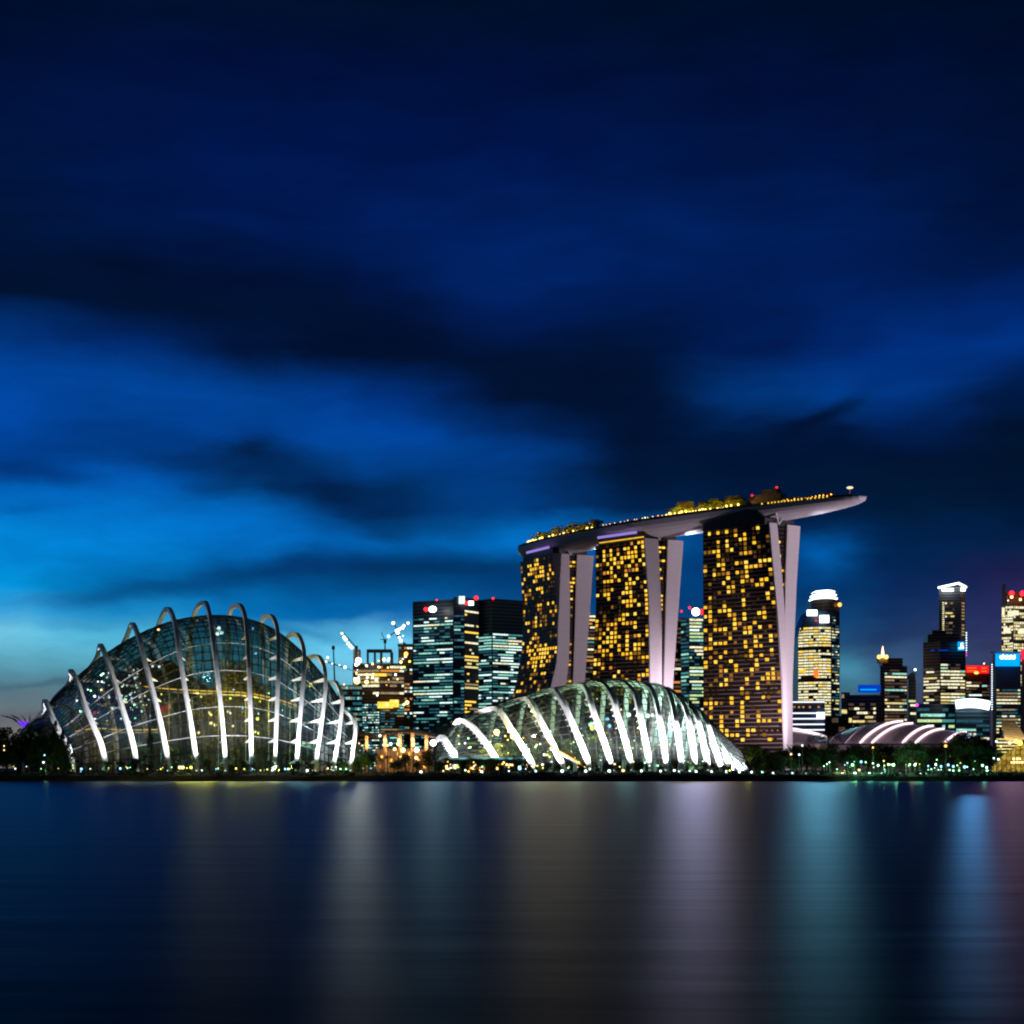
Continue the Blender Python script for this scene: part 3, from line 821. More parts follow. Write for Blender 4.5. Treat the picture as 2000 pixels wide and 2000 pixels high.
for a, b_, cnt in ((1034, 1165, 14), (1306, 1448, 17)):
    for k in range(cnt):
        s_ = deck_s(a) + (deck_s(b_) - deck_s(a)) * (k + .5) / cnt; dpoint(s_, -.9, 2.2 + .8 * (k % 3), 2400, (1.0, .58, .06))
DL.sort(key=lambda q: q[0])
for i, (px, o) in enumerate(DL): o['label'] = f'warm garden bulb on the sky deck, {ordn(i + 1)} from the deck\'s left end'
bulb('signal_lamp', 'cool white lamp at the far left end of the sky deck', 'lamp', on_deck(deck_s(1048), -.6, 3.2), 1.0, E['lamp'], None, 3.0)
bulb('signal_lamp', 'green lamp on the deck edge above the middle hotel tower', 'lamp', on_deck(deck_s(1262), -.8, 3.0), .5, E['lampg'], None, 2.8)

# ------------------------------------------------------------------ glass domes
gm = bpy.data.materials.new('dome_glass'); gm.use_nodes = True; t = gm.node_tree; t.nodes.clear()
def glass_mat(name, tint, gl, rough=0.08, scat=0.05):
    gm = bpy.data.materials.new(name); gm.use_nodes = True; t = gm.node_tree; t.nodes.clear()
    tr = t.nodes.new('ShaderNodeBsdfTransparent'); tr.inputs[0].default_value = (*tint, 1)
    g1 = t.nodes.new('ShaderNodeBsdfGlossy'); g1.inputs['Roughness'].default_value = rough
    df = t.nodes.new('ShaderNodeBsdfDiffuse'); df.inputs[0].default_value = (.5, .55, .55, 1)
    lw = t.nodes.new('ShaderNodeLayerWeight'); lw.inputs[0].default_value = 0.25
    mr = t.nodes.new('ShaderNodeMapRange'); mr.inputs[3].default_value = gl; mr.inputs[4].default_value = min(1, gl * 5)
    t.links.new(lw.outputs['Fresnel'], mr.inputs[0])
    m1 = t.nodes.new('ShaderNodeMixShader'); t.links.new(mr.outputs[0], m1.inputs[0]); t.links.new(tr.outputs[0], m1.inputs[1]); t.links.new(g1.outputs[0], m1.inputs[2])
    m2 = t.nodes.new('ShaderNodeMixShader'); m2.inputs[0].default_value = scat; t.links.new(m1.outputs[0], m2.inputs[1]); t.links.new(df.outputs[0], m2.inputs[2])
    o = t.nodes.new('ShaderNodeOutputMaterial'); t.links.new(m2.outputs[0], o.inputs[0]); return gm
bpy.data.materials.remove(gm)
M['glass1'] = glass_mat('tinted_dome_glass', (.36, .46, .45), .06, scat=0.012)
M['glass2'] = glass_mat('pale_dome_glass', (.46, .56, .48), .05, scat=0.010)

def dome(label, ribs, crest, endL, endR, gap, wrib, glassm, ties, sub, nth, bracket, cat='dome'):
    """ribs: list of dict(front=[(px,py)...] base->peak, back=(px,py), Yf, hw)"""
    zb = 2.6
    cxp = ribs[len(ribs) // 2]; root = thing('glass_dome', label, cat, (PX(cxp['front'][0][0], cxp['Yf'] + cxp['hw']), cxp['Yf'] + cxp['hw'], zb))
    def crest_y(px): return float(np.interp(px, [c[0] for c in crest], [c[1] for c in crest]))
    stations = []; frames = []
    for r in ribs:
        f = r['front']; Yf, hw = r['Yf'], r['hw']; Yt = Yf + hw
        zpk = PZ(f[-1][1], Yt)
        pts = []
        for px, py in f:
            Y = Yf
            for _ in range(4):
                h = min(1, max(0, (PZ(py, Y) - zb) / (zpk - zb))); Y = Yf + (Yt - Yf) * (1 - max(0, 1 - h ** 2.2) ** .5)
            pts.append(P(px, py, Y))
        pts[0] = Vector((pts[0].x, pts[0].y, zb))
        kx = f[-1][0]; Kp = P(kx, crest_y(kx), Yt + 3)
        fp = Vector((pts[0].x - gap * .45, pts[0].y + gap, zb))
        G = Vector((Kp.x, Kp.y, zb)); Bp = G * 2 - fp
        if r['back']:
            bx, by = r['back']; bk = P(bx, by, Yt + hw * 0.42)
            low = Vector((Bp.x - gap * .3, Bp.y + gap * .4, zb))
            m1 = bk * .5 + low * .5 + Vector((bk.x - low.x, bk.y - low.y, 0)).normalized() * -2 + Vector((0, 0, (bk.z - zb) * .22))
            allp = pts + [bk, m1, low]
        else: allp = pts
        sm = catmull(allp, 7)
        frames.append((sm, pts, fp, G, Bp, Kp))
        stations.append((fp, Kp, Bp))
    def endst(e):
        px, py, Y, hw = e; K = P(px, py, Y); return (Vector((K.x + .5, Y - hw, zb)), K, Vector((K.x - .5, Y + hw, zb)))
    st = [endst(e) for e in endL] + stations + [endst(e) for e in endR]
    fs = catmull([s[0] for s in st], sub); ks = catmull([s[1] for s in st], sub); bs = catmull([s[2] for s in st], sub)
    grid = []
    for fp, K, Bp in zip(fs, ks, bs):
        G = Vector((K.x, K.y, zb)); row = []
        for k in range(nth + 1):
            th = math.pi * k / nth; c_ = math.cos(th); s_ = math.sin(th)
            d = (fp - G) if c_ >= 0 else (Bp - G)
            row.append(Vector((G.x + d.x * abs(c_) ** .92, G.y + d.y * abs(c_) ** .92, zb + (max(K.z, zb + .3) - zb) * s_ ** .86)))
        grid.append(row)
    MB().loft(grid, closed=False, cap=False).build('glass_shell', glassm, root, smooth=True)
    mb = MB()
    for i, row in enumerate(grid):
        mb.beam([p + Vector((0, 0, .05)) for p in row], (st[-1][1] - st[0][1]).normalized(), .28, .3)
    for k in range(1, nth):
        mb.beam([row[k] for row in grid], Vector((0, 0.3, 1)), .26, .26)
    mb.build('glazing_bars', M['bars'], root)
    off = len(endL) * sub
    gc = Vector(((st[0][1].x + st[-1][1].x) / 2, (st[0][1].y + st[-1][1].y) / 2, zb))
    # white tie rods: lines of constant fraction from rib to rib
    for k in ties:
        a = min(range(1, nth), key=lambda q: abs(q - k))
        line = []
        for row in grid[off:off + (len(ribs) - 1) * sub + 1]:
            p = row[a]; o_ = Vector((p.x - gc.x, p.y - gc.y, 0)).normalized() * .6; o_.y = -abs(o_.y) - .6; line.append(p + o_)
        MB().tube(line, .10, 4).build('tie_rod', M['grey'], root)
    for i, (r, (sm, pts, fp, G, Bp, Kp)) in enumerate(zip(ribs, frames)):
        n_ = len(sm)
        nrm = Vector((-(G - pts[0]).y, (G - pts[0]).x, 0)).normalized()
        wd = [wrib * min(1, .45 + 1.3 * min(q, 4) / 7) for q in range(n_)]
        dp = [wrib * 1.15 * min(1, .4 + min(q, 4) / 7) for q in range(n_)]
        rb = MB().beam(sm, nrm, wd, dp).build('rib', M['white'], root)
        # brackets tie the rib to the glass
        row = grid[off + i * sub]
        nf = (len(pts) - 1) * 7
        lv = bracket(r, sm[:nf + 1])
        bm = MB()
        for p in lv:
            half = row[:nth // 2 + 1]
            q = min(half, key=lambda g_: abs(g_.z - p.z)); j = half.index(q)
            if j < nth // 2 and half[j + 1].z > half[j].z:
                f_ = (p.z - half[j].z) / (half[j + 1].z - half[j].z); f_ = max(-1, min(1, f_)); q = half[j] + (half[j + 1] - half[j]) * f_
            if gap < 3:
                hp = p + Vector((-2.0, .8, -.9)); bm.tube([p + Vector((0, 0, 1.0)), hp, p - Vector((0, 0, 1.0))], .13, 4); continue
            dz = Vector((0, 0, .75)); sidev = nrm * .14
            q2 = q + Vector((-0.8, 0, -.7))
            bm.loft([[p + dz + sidev, p - dz + sidev, p - dz - sidev, p + dz - sidev], [q2 + Vector((0, 0, .12)) + sidev, q2 - Vector((0, 0, .12)) + sidev, q2 - Vector((0, 0, .12)) - sidev, q2 + Vector((0, 0, .12)) - sidev]])
        if lv: bm.build('bracket', M['white'], rb)
    return root, frames, grid

z1 = lambda L_, ox, oy, k: [(ox + x / k, oy + y / k) for x, y in L_]
k1 = 4.83
R = []
def addrib(crop, pts, back, Yf, hw, k=k1):
    R.append(dict(front=z1(list(reversed(pts)), crop[0], crop[1], k), back=(crop[0] + back[0] / k, crop[1] + back[1] / k) if back else None, Yf=Yf, hw=hw))
A_, B_ = (0, 1150), (350, 1150)
addrib(A_, [(420, 1062), (460, 1120), (505, 1230), (590, 1400), (650, 1500), (705, 1640)], (400, 1180), 553, 11)
addrib(A_, [(665, 775), (730, 880), (800, 1090), (900, 1330), (960, 1480), (1015, 1660)], (648, 900), 540, 17)
addrib(A_, [(945, 535), (1000, 640), (1070, 850), (1150, 1110), (1240, 1400), (1310, 1670)], (905, 670), 530, 23)
addrib(A_, [(1245, 335), (1305, 450), (1375, 720), (1450, 1000), (1530, 1330), (1605, 1680)], (1188, 470), 522, 28)
addrib(A_, [(1580, 190), (1645, 310), (1690, 600), (1745, 940), (1800, 1270), (1870, 1690)], (1505, 320), 518, 31)
addrib(B_, [(235, 130), (285, 240), (320, 500), (365, 850), (405, 1250), (445, 1690)], (140, 250), 515, 32)
addrib(B_, [(560, 155), (622, 270), (650, 600), (665, 950), (675, 1300), (682, 1690)], (470, 250), 514, 32)
addrib(B_, [(860, 260), (925, 380), (935, 700), (925, 1050), (912, 1400), (900, 1690)], (770, 340), 515, 30)
addrib(B_, [(1110, 435), (1172, 560), (1180, 730), (1158, 1020), (1130, 1350), (1100, 1690)], (1020, 490), 519, 27)
addrib(B_, [(1310, 645), (1370, 750), (1380, 930), (1350, 1230), (1315, 1470), (1280, 1690)], (1220, 680), 527, 22)
addrib(B_, [(1470, 885), (1525, 980), (1538, 1100), (1512, 1340), (1482, 1530), (1448, 1690)], (1395, 930), 538, 16)
addrib(B_, [(1580, 1160), (1645, 1225), (1662, 1340), (1648, 1460), (1630, 1580), (1608, 1690)], (1548, 1195), 548, 10)
crest1 = [(43, 1463), (70, 1425), (103, 1384), (145, 1338), (210, 1278), (273, 1237), (342, 1210), (400, 1203), (460, 1205), (490, 1211), (545, 1232), (596, 1278), (625, 1312), (650, 1345), (680, 1405), (700, 1450)]
def br1(r, sm):
    z0, z1_ = sm[0].z, sm[-1].z; out = []; z = z0 + 3.5
    while z < z0 + (z1_ - z0) * .88:
        out.append(min(sm, key=lambda p: abs(p.z - z))); z += 6.8
    # de-duplicate and interpolate
    res = []
    for kz in range(len(out)):
        zz = z0 + 3.5 + kz * 6.8
        for a, b_ in zip(sm[:-1], sm[1:]):
            if a.z <= zz <= b_.z: res.append(a + (b_ - a) * ((zz - a.z) / max(1e-6, b_.z - a.z))); break
    return res
dome1, fr1, grid1 = dome('tall glass dome on the left, ringed by twelve hoop ribs', R, crest1, [(40, 1470, 572, 3), (58, 1442, 571, 6)], [(697, 1440, 566, 6), (705, 1492, 568, 3)],
             4.0, 1.22, M['glass1'], [2, 4, 7, 10], 4, 36, br1)
R1 = R; R = []
k4 = 5.68; C_, D_ = (840, 1280), (1140, 1280)
addrib(C_, [(130, 905), (175, 950), (215, 1020), (270, 1105), (300, 1180)], (75, 960), 692, 7, k4)
addrib(C_, [(320, 725), (450, 775), (600, 945), (710, 1110), (812, 1268)], (205, 870), 686, 14, k4)
addrib(C_, [(690, 590), (790, 645), (900, 825), (1040, 1040), (1185, 1255)], (420, 700), 674, 22, k4)
addrib(C_, [(1040, 488), (1110, 520), (1200, 680), (1340, 950), (1508, 1258)], (760, 590), 664, 28, k4)
addrib(C_, [(1340, 390), (1430, 455), (1520, 620), (1640, 900), (1795, 1275)], (1080, 488), 656, 32, k4)
addrib(D_, [(-45, 340), (40, 410), (100, 600), (205, 900), (335, 1275)], (-300, 410), 650, 35, k4)
addrib(D_, [(200, 322), (320, 470), (370, 640), (450, 910), (548, 1275)], (-20, 350), 645, 36, k4)
addrib(D_, [(440, 318), (560, 430), (620, 640), (680, 930), (745, 1275)], (250, 345), 642, 36, k4)
addrib(D_, [(665, 328), (770, 420), (830, 640), (880, 930), (922, 1275)], (500, 345), 640, 34, k4)
addrib(D_, [(855, 358), (955, 450), (1020, 740), (1060, 1000), (1092, 1280)], (700, 350), 640, 30, k4)
addrib(D_, [(1000, 430), (1105, 550), (1180, 790), (1215, 1030), (1242, 1290)], (880, 385), 641, 26, k4)
addrib(D_, [(1140, 530), (1245, 680), (1310, 900), (1350, 1090), (1385, 1290)], (1050, 470), 644, 20, k4)
addrib(D_, [(1290, 635), (1365, 760), (1425, 950), (1480, 1110), (1530, 1275)], (1200, 590), 648, 15, k4)
addrib(D_, [(1375, 755), (1450, 890), (1520, 1030), (1585, 1150), (1655, 1285)], (1330, 730), 653, 11, k4)
addrib(D_, [(1450, 890), (1530, 1010), (1600, 1100), (1680, 1200), (1765, 1290)], (1400, 860), 659, 8, k4)
addrib(D_, [(1530, 1015), (1600, 1100), (1680, 1170), (1760, 1230), (1835, 1290)], None, 666, 5, k4)
crest2 = [(845, 1452), (863, 1432), (896, 1404), (939, 1387), (988, 1371), (1016, 1359), (1074, 1345), (1139, 1333), (1184, 1327), (1228, 1328), (1272, 1336), (1312, 1350), (1342, 1373), (1367, 1396), (1386, 1421), (1404, 1447), (1425, 1475), (1450, 1498)]
def br2(r, sm):
    z0, z1_ = sm[0].z, sm[-1].z; res = []
    for q in range(7):
        zz = z0 + (z1_ - z0) * (.50 + .068 * q)
        for a, b_ in zip(sm[:-1], sm[1:]):
            if a.z <= zz <= b_.z: res.append(a + (b_ - a) * ((zz - a.z) / max(1e-6, b_.z - a.z))); break
    return res
dome2, fr2, grid2 = dome('long low glass dome on the right with bright white curved ribs', R, crest2, [(846, 1470, 700, 3)], [(1440, 1497, 672, 2)],
             2.0, 1.75, M['glass2'], [], 3, 30, br2)

# floodlights at rib feet (each a small fitting with its lamp)
def floodlight(pos, aim, energy, size, label, group, colr=(1, .97, 1), ang=70):
    o = thing('floodlight', label, 'floodlight', pos, group)
    MB().box(Vector(pos) + Vector((0, 0, .3)), .7, .5, .6).build('housing', M['dark'], o)
    MB().box(Vector(pos) + Vector((0, 0, .66)), .5, .36, .1).build('lens', E['lamp'], o)
    ld = bpy.data.lights.new('flood_lamp', 'SPOT'); ld.energy = energy; ld.spot_size = math.radians(ang); ld.spot_blend = 1.0; ld.shadow_soft_size = size; ld.color = colr
    lo = bpy.data.objects.new('flood_lamp', ld); col.objects.link(lo); lo.parent = o
    d = (Vector(aim) - (Vector(pos) + Vector((0, 0, .9)))); lo.location = (0, 0, .9); lo.rotation_euler = d.to_track_quat('-Z', 'Y').to_euler()
    return o
for i, (sm, pts, fp, G, Bp, Kp) in enumerate(fr1):
    b0 = pts[0]; h = pts[-1].z
    aim = pts[int(len(pts) * .5)] if len(pts) > 2 else pts[-1]
    floodlight((b0.x + 1.2, b0.y - 9.0, 2.5), (aim.x, aim.y, 3 + h * .54), 60000 * (.25 + h / 60), .4,
               f'ground floodlight at the foot of the {ordn(i + 1)} rib of the tall dome', 'floodlights at the tall dome', (.93, .93, 1.0), 75)
for i, (sm, pts, fp, G, Bp, Kp) in enumerate(fr2):
    b0 = pts[0]; h = pts[-1].z
    aim = pts[2]
    floodlight((b0.x - 1.5, b0.y - 11.0, 2.5), (aim.x + (pts[-1].x - aim.x) * .3, aim.y, 3 + h * .62), 175000 * (.25 + h / 36), .4,
               f'ground floodlight at the foot of the {ordn(i + 1)} rib of the low dome', 'floodlights at the low dome', (.95, .94, 1.0), 85)

# ------------------------------------------------------------------ inside the tall dome
rg = random.Random(21)
mt = thing('planted_mountain', 'tall planted mountain inside the tall dome, lit yellow', 'indoor garden', (PX(465, 556), 556, 2.6))
core = MB(); rings = []
for k in range(12):
    v = k / 11; z = 2.6 + 34 * v; rr = 15.5 * (1 - .25 * v - .55 * v ** 4)
    rings.append([Vector((PX(465, 556) + math.cos(a) * rr * (1 + .25 * mnoise.noise(Vector((math.cos(a) * 2, math.sin(a) * 2, v * 4)))), 556 + math.sin(a) * rr * .7, z + 1.5 * mnoise.noise(Vector((a, v * 3, 1))))) for a in [2 * math.pi * q / 24 for q in range(24)]])
core.loft(rings).build('rock', M['soil'], mt)
cl = MB()
for k in range(90):
    a = rg.uniform(0, 6.28); v = rg.uniform(.05, 1.05); rr = 15.5 * (1 - .25 * v - .5 * min(1, v) ** 4)
    leaf_cloud(cl, (PX(465, 556) + math.cos(a) * rr, 556 - abs(math.sin(a)) * rr * .7, 2.6 + 35 * v), 2.8, 2.2, 2.0, 45, .75, rg)
cl.build('foliage', M['leafy'], mt)
sl = thing('planted_slope', 'dark planted slope along the back of the tall dome', 'indoor garden', (PX(350, 572), 572, 2.6))
hh = [(118, 5), (150, 15), (200, 29), (250, 37), (300, 41), (350, 38), (420, 28), (520, 20), (580, 14), (620, 9), (660, 5)]
rows_ = [[], [], [], []]
for px in range(118, 661, 12):
    z = float(np.interp(px, [q[0] for q in hh], [q[1] for q in hh])) + 2 * mnoise.noise(Vector((px * .05, 0, 0)))
    Yb = 566 + 8 * math.sin((px - 118) / 542 * math.pi)
    for r_, (dy, zz) in zip(rows_, ((-14, 2.6), (-6, 2.6 + z * .55), (0, 2.6 + z), (8, 2.6))): r_.append((PX(px, Yb), Yb + dy, zz))
MB().loft(rows_, closed=False, cap=False).build('soil', M['soil'], sl)
cl = MB()
for k in range(230):
    px = rg.uniform(122, 655); z = float(np.interp(px, [q[0] for q in hh], [q[1] for q in hh])); v = rg.random(); Yb = 560 + 8 * math.sin((px - 118) / 542 * math.pi)
    leaf_cloud(cl, (PX(px, Yb), Yb - 8 * (1 - v), 3 + z * v), 2.4, 1.5, 1.6, 26, .6, rg)
cl.build('foliage', M['leaf'], sl)
# walkways
def walkway(label, pts, Y, r=.35, mat=None):
    path = catmull([P(px, py, Y + dy) for px, py, dy in pts], 6)
    o = thing('walkway', label, 'walkway', path[0])
    MB().beam(path, Vector((0, 0, 1)), .5, 1.8).build('deck', M['grey'], o)
    MB().tube([p + Vector((0, -1.0, .9)) for p in path], r * .55, 5).build('light_strip', mat or E['amberglow'], o)
    for q in path[2::4]:
        MB().tube([q, Vector((q.x, q.y, 2.6))], .12, 5).build('support', M['grey'], o)
    return o
walkway('high curved walkway with amber light strip inside the tall dome', [(282, 1346, 10), (330, 1351, 4), (400, 1355, 0), (480, 1359, -1), (545, 1372, 0), (600, 1392, 6)], 538)
walkway('low walkway with amber light strip inside the left end of the tall dome', [(148, 1434, 8), (190, 1428, 2), (245, 1431, 0), (320, 1430, 0)], 552)
n = 0
LIGHTS_IN = []
def inner(px, py, Y, r, mat, what='lamp'):
    p = P(px, py, Y); o = thing('light_dot', 'x', 'lamp', p); MB().ball(p, r, 6, 4).build('bulb', mat, o)
    MB().tube([p, p + Vector((0, 0, 1.2))], .04, 4).build('cord', M['dark'], o)
    LIGHTS_IN.append((px, o, what)); return o
for k in range(86):  # this cluster stands in for dots of light reflected in the glass
    px = min(345, max(150, rg.gauss(245, 42))); py = min(1410, rg.gauss(1362, 26))
    if py < 1200 + (300 - px) * .75 + 40: continue
    inner(px, py, 548, rg.uniform(.2, .42), E['tiny'] if rg.random() < .75 else (E['lampg'] if rg.random() < .4 else E['warm']))
for px, py, r, k in [(428, 1228, .8, 'lamp'), (433, 1236, .6, 'lamp'), (425, 1238, .6, 'lamp'), (310, 1231, .55, 'warm'), (385, 1211, .2, 'warm'), (494, 1228, .4, 'lampb'), (500, 1276, .3, 'lampb'), (497, 1278, .25, 'lampb'),
                     (457, 1347, .4, 'tiny'), (408, 1392, .5, 'warm'), (412, 1396, .5, 'warm'), (446, 1390, .5, 'warm'), (450, 1393, .35, 'tiny'), (412, 1412, .6, 'warm'), (420, 1416, .6, 'warm'), (455, 1418, .4, 'warm'),
                     (505, 1394, .35, 'tiny'), (503, 1404, .6, 'lampy'), (498, 1429, .5, 'lampy'), (505, 1432, .5, 'lampy'), (440, 1444, .35, 'lampy'), (551, 1387, .3, 'lampg'), (525, 1354, .25, 'lampg'), (473, 1382, .5, 'lampb'),
                     (606, 1338, .75, 'lampy'), (625, 1331, .4, 'lampy'), (388, 1431, .45, 'warm'), (392, 1360, .5, 'lampy'), (450, 1364, .4, 'lampy'), (507, 1370, .4, 'lampy'), (320, 1402, .5, 'lampy'), (316, 1356, .4, 'lampy')]:
    inner(px, py, 546, r, E[k])
def point(px, py, Y, e, c, r=.5):
    ld = bpy.data.lights.new('glow_point', 'POINT'); ld.energy = e; ld.color = c; ld.shadow_soft_size = r
    lo = bpy.data.objects.new('glow_point', ld); col.objects.link(lo); lo.location = P(px, py, Y)
    return lo
for px, py, Y, e in [(400, 1400, 533, 9000), (455, 1375, 531, 8000), (490, 1405, 531, 8000), (530, 1395, 535, 8000), (430, 1335, 533, 9000), (385, 1345, 537, 8000), (365, 1385, 539, 6000), (500, 1345, 534, 6000), (350, 1440, 540, 3000), (250, 1440, 548, 3500), (190, 1450, 556, 2500)]:
    point(px, py, Y, e, (1.0, .62, .08))
for px, py, Y, e in [(300, 1475, 545, 4500), (450, 1485, 527, 3000), (600, 1450, 545, 7000), (660, 1460, 556, 3500), (575, 1380, 552, 5000), (520, 1485, 528, 3000), (380, 1485, 528, 3000)]:
    point(px, py, Y, e, (.35, .85, 1.0))
# trees inside the tall dome
for px, h, key, Y in [(230, 9, 'p2', 552), (270, 11, 'b3', 550), (330, 10, 'p1', 545), (610, 12, 'b1', 548), (570, 9, 'p1', 545)]:
    plant(key, px, Y, h, group='trees inside the tall dome')

# ------------------------------------------------------------------ inside the low dome
for px, h, key, Y in [(905, 7, 'b3', 702), (930, 8, 'p1', 700), (955, 10, 'b3', 692), (985, 12, 'b3', 690), (1005, 11, 'b1', 688), (1040, 12, 'b3', 690), (1075, 11, 'p2', 686), (1100, 13, 'b3', 690), (1130, 12, 'b1', 684), (1160, 15, 'b3', 684), (1195, 11, 'p2', 682), (1225, 12, 'b1', 680), (1250, 11, 'b3', 676), (1285, 12, 'b1', 674), (1320, 10, 'b3', 670)]:
    plant(key, px, Y, h, z=4.5, group='trees inside the low dome')
for px, py, e, c in [(972, 1435, 4000, (1, .85, .35)), (1010, 1430, 4500, (1, .9, .45)), (1080, 1440, 8000, (.9, 1, .4)), (1160, 1420, 9000, (.8, 1, .25)), (1230, 1440, 8000, (.5, .8, 1)), (1290, 1430, 8000, (.5, .9, .9)), (1120, 1380, 13000, (.75, .95, .6)), (1220, 1375, 13000, (.6, .95, .8)), (1040, 1400, 9000, (.85, .95, .5)), (1300, 1400, 9000, (.6, .9, .9)), (910, 1455, 5000, (1, .9, .5))]:
    point(px, py, 676, e, c)
for k in range(70):
    px = rg.uniform(890, 1340); py = rg.gauss(1452, 12)
    inner(px, min(1485, max(1415, py)), 670, rg.uniform(.18, .42), rg.choice([E['warm'], E['lampy'], E['tiny'], E['lamp'], E['warm'], E['lampg']]), 'low')
for px, py, r, k in [(1004, 1437, 1.6, 'warm'), (970, 1430, 1.3, 'warm'), (1155, 1415, 1.1, 'lampg'), (1157, 1422, 1.0, 'lampy'), (1228, 1396, .9, 'lamp'), (1265, 1398, .9, 'lamp'), (1274, 1397, .7, 'lamp'), (1186, 1405, .8, 'lampb'), (1190, 1418, .8, 'lampb'), (1213, 1386, .4, 'warm'), (1166, 1365, .3, 'warm')]:
    inner(px, py, 668, r, E[k], 'low')
for px, o, w in LIGHTS_IN: o['group'] = 'lamps hanging inside the tall dome' if w == 'lamp' else 'lamps hanging inside the low dome'
for w, nm in (('lamp', 'tall dome'), ('low', 'low dome')):
    for i, (px, o, _) in enumerate(sorted([q for q in LIGHTS_IN if q[2] == w], key=lambda q: q[0])):
        o['label'] = f'small glowing light dot inside the {nm}, {ordn(i + 1)} from its left end'
# annex hall with teal roof edge at the low dome's left
hall = thing('visitor_hall', 'flat roofed hall with teal lit roof edge at the left foot of low dome', 'building', P(940, 1500, 652))
a, b_ = PX(868, 650), PX(1010, 650)
MB().prism([(a, 650), (b_, 646), (b_, 662), (a, 666)], 2.5, 7.2).build('wall', M['f_blue'], hall)
MB().prism([(a - 2, 648), (b_ + 3, 644), (b_ + 3, 664), (a - 2, 668)], 7.21, 8.3).build('roof', M['grey'], hall)
MB().beam([(a - 2, 647.6, 7.9), (b_ + 3, 643.6, 7.8)], Vector((0, 0, 1)), .6, .3).build('light_strip', E['tealg'], hall)
for k in range(16):
    x = a + 2 + (b_ - a - 4) * k / 15; w = rg.uniform(.5, 1.0)
    if rg.random() < .8: MB().box((x, 649.9 - 4 * (x - a) / (b_ - a) - .12, rg.uniform(3.6, 5.4)), w * rg.uniform(.8, 2), .2, rg.uniform(.8, 2.2)).build('window', E[rg.choice(['gold2', 'yellow', 'cream', 'amber'])], hall)
# orange beam stair in the low dome
o = thing('ramp', 'sloping orange lit ramp inside the low dome', 'ramp', P(1110, 1480, 664))
MB().tube([P(1075, 1459, 664), P(1108, 1476, 662), P(1145, 1500, 660)], .35, 5).build('light_strip', E['amberglow'], o)
MB().beam([P(1075, 1462, 664.5), P(1108, 1479, 662.5), P(1145, 1502, 660.5)], Vector((0, 0, 1)), .5, 1.4).build('deck', M['grey'], o)

# ------------------------------------------------------------------ middle canopy pavilion
pvn = thing('canopy_pavilion', 'wavy canopy pavilion lit orange between the two domes', 'building', P(765, 1500, 640))
top = []; 
xs = np.linspace(688, 850, 22)
def cz(px): return 1428 + 5 * math.sin((px - 690) / 24.0) - 3 * math.cos((px - 700) / 60.0)
for k, off_ in enumerate((0, 6, 14, 22)):
    top.append([P(px, cz(px) + (3 if k in (0, 3) else 0) + (off_ * .15), 628 + off_) for px in xs])
under = [[p - Vector((0, 0, .9)) for p in r_] for r_ in reversed(top)]
MB().loft([list(r_) for r_ in zip(*(top + under))]).build('roof', M['ctan'], pvn)
for px in (716, 752, 781, 806, 833):
    q = P(px, cz(px), 636); MB().tube([(q.x, q.y, 2.5), (q.x, q.y, q.z - 1)], .65, 8, .75).build('column', M['ctan'], pvn)
    point(px, 1452, 633.5, 2200, (1, .5, .15))
base_b = MB(); base_b.prism([(PX(735, 645), 645), (PX(842, 645), 645), (PX(842, 645), 656), (PX(735, 645), 656)], 2.5, 11.5); base_b.build('wall', M['ctan'], pvn)
it = []
pos_ = quadpos(P(737, 1503, 644.9), P(840, 1503, 644.9), P(840, 1466, 644.9), P(737, 1466, 644.9))
put_windows(pvn, win_grid(pos_, 3, 14, [('amber', 4), ('gold2', 3), ('cream', 2), ('dimw', 3)], 31, p=.6, hf=.5, wf=.6, merge=False))
k = 0
for px, py, r, mt_ in [(742, 1437, .6, 'lamp'), (752, 1445, .8, 'warm'), (763, 1453, .7, 'wcrown'), (749, 1455, .5, 'warm'), (757, 1456, .5, 'warm'), (779, 1446, .8, 'warm'), (779, 1453, .9, 'warm'), (806, 1444, .8, 'warm'), (806, 1454, .8, 'warm'), (771, 1463, .8, 'warm'), (787, 1465, 1.2, 'warm'), (814, 1465, 1.2, 'wcrown'), (793, 1491, .9, 'warm'), (782, 1479, .6, 'warm'), (813, 1480, .8, 'warm'), (818, 1485, .7, 'orange'), (830, 1497, .9, 'orange'), (700, 1497, .9, 'lampy'), (692, 1495, .8, 'lampy'), (717, 1497, .6, 'warm'), (746, 1478, .6, 'orange'), (733, 1495, .4, 'warm'), (703, 1466, .2, 'tiny'), (822, 1508, .7, 'lamp'), (700, 1452, .4, 'warm'), (706, 1456, .3, 'lampy')]:
    k += 1
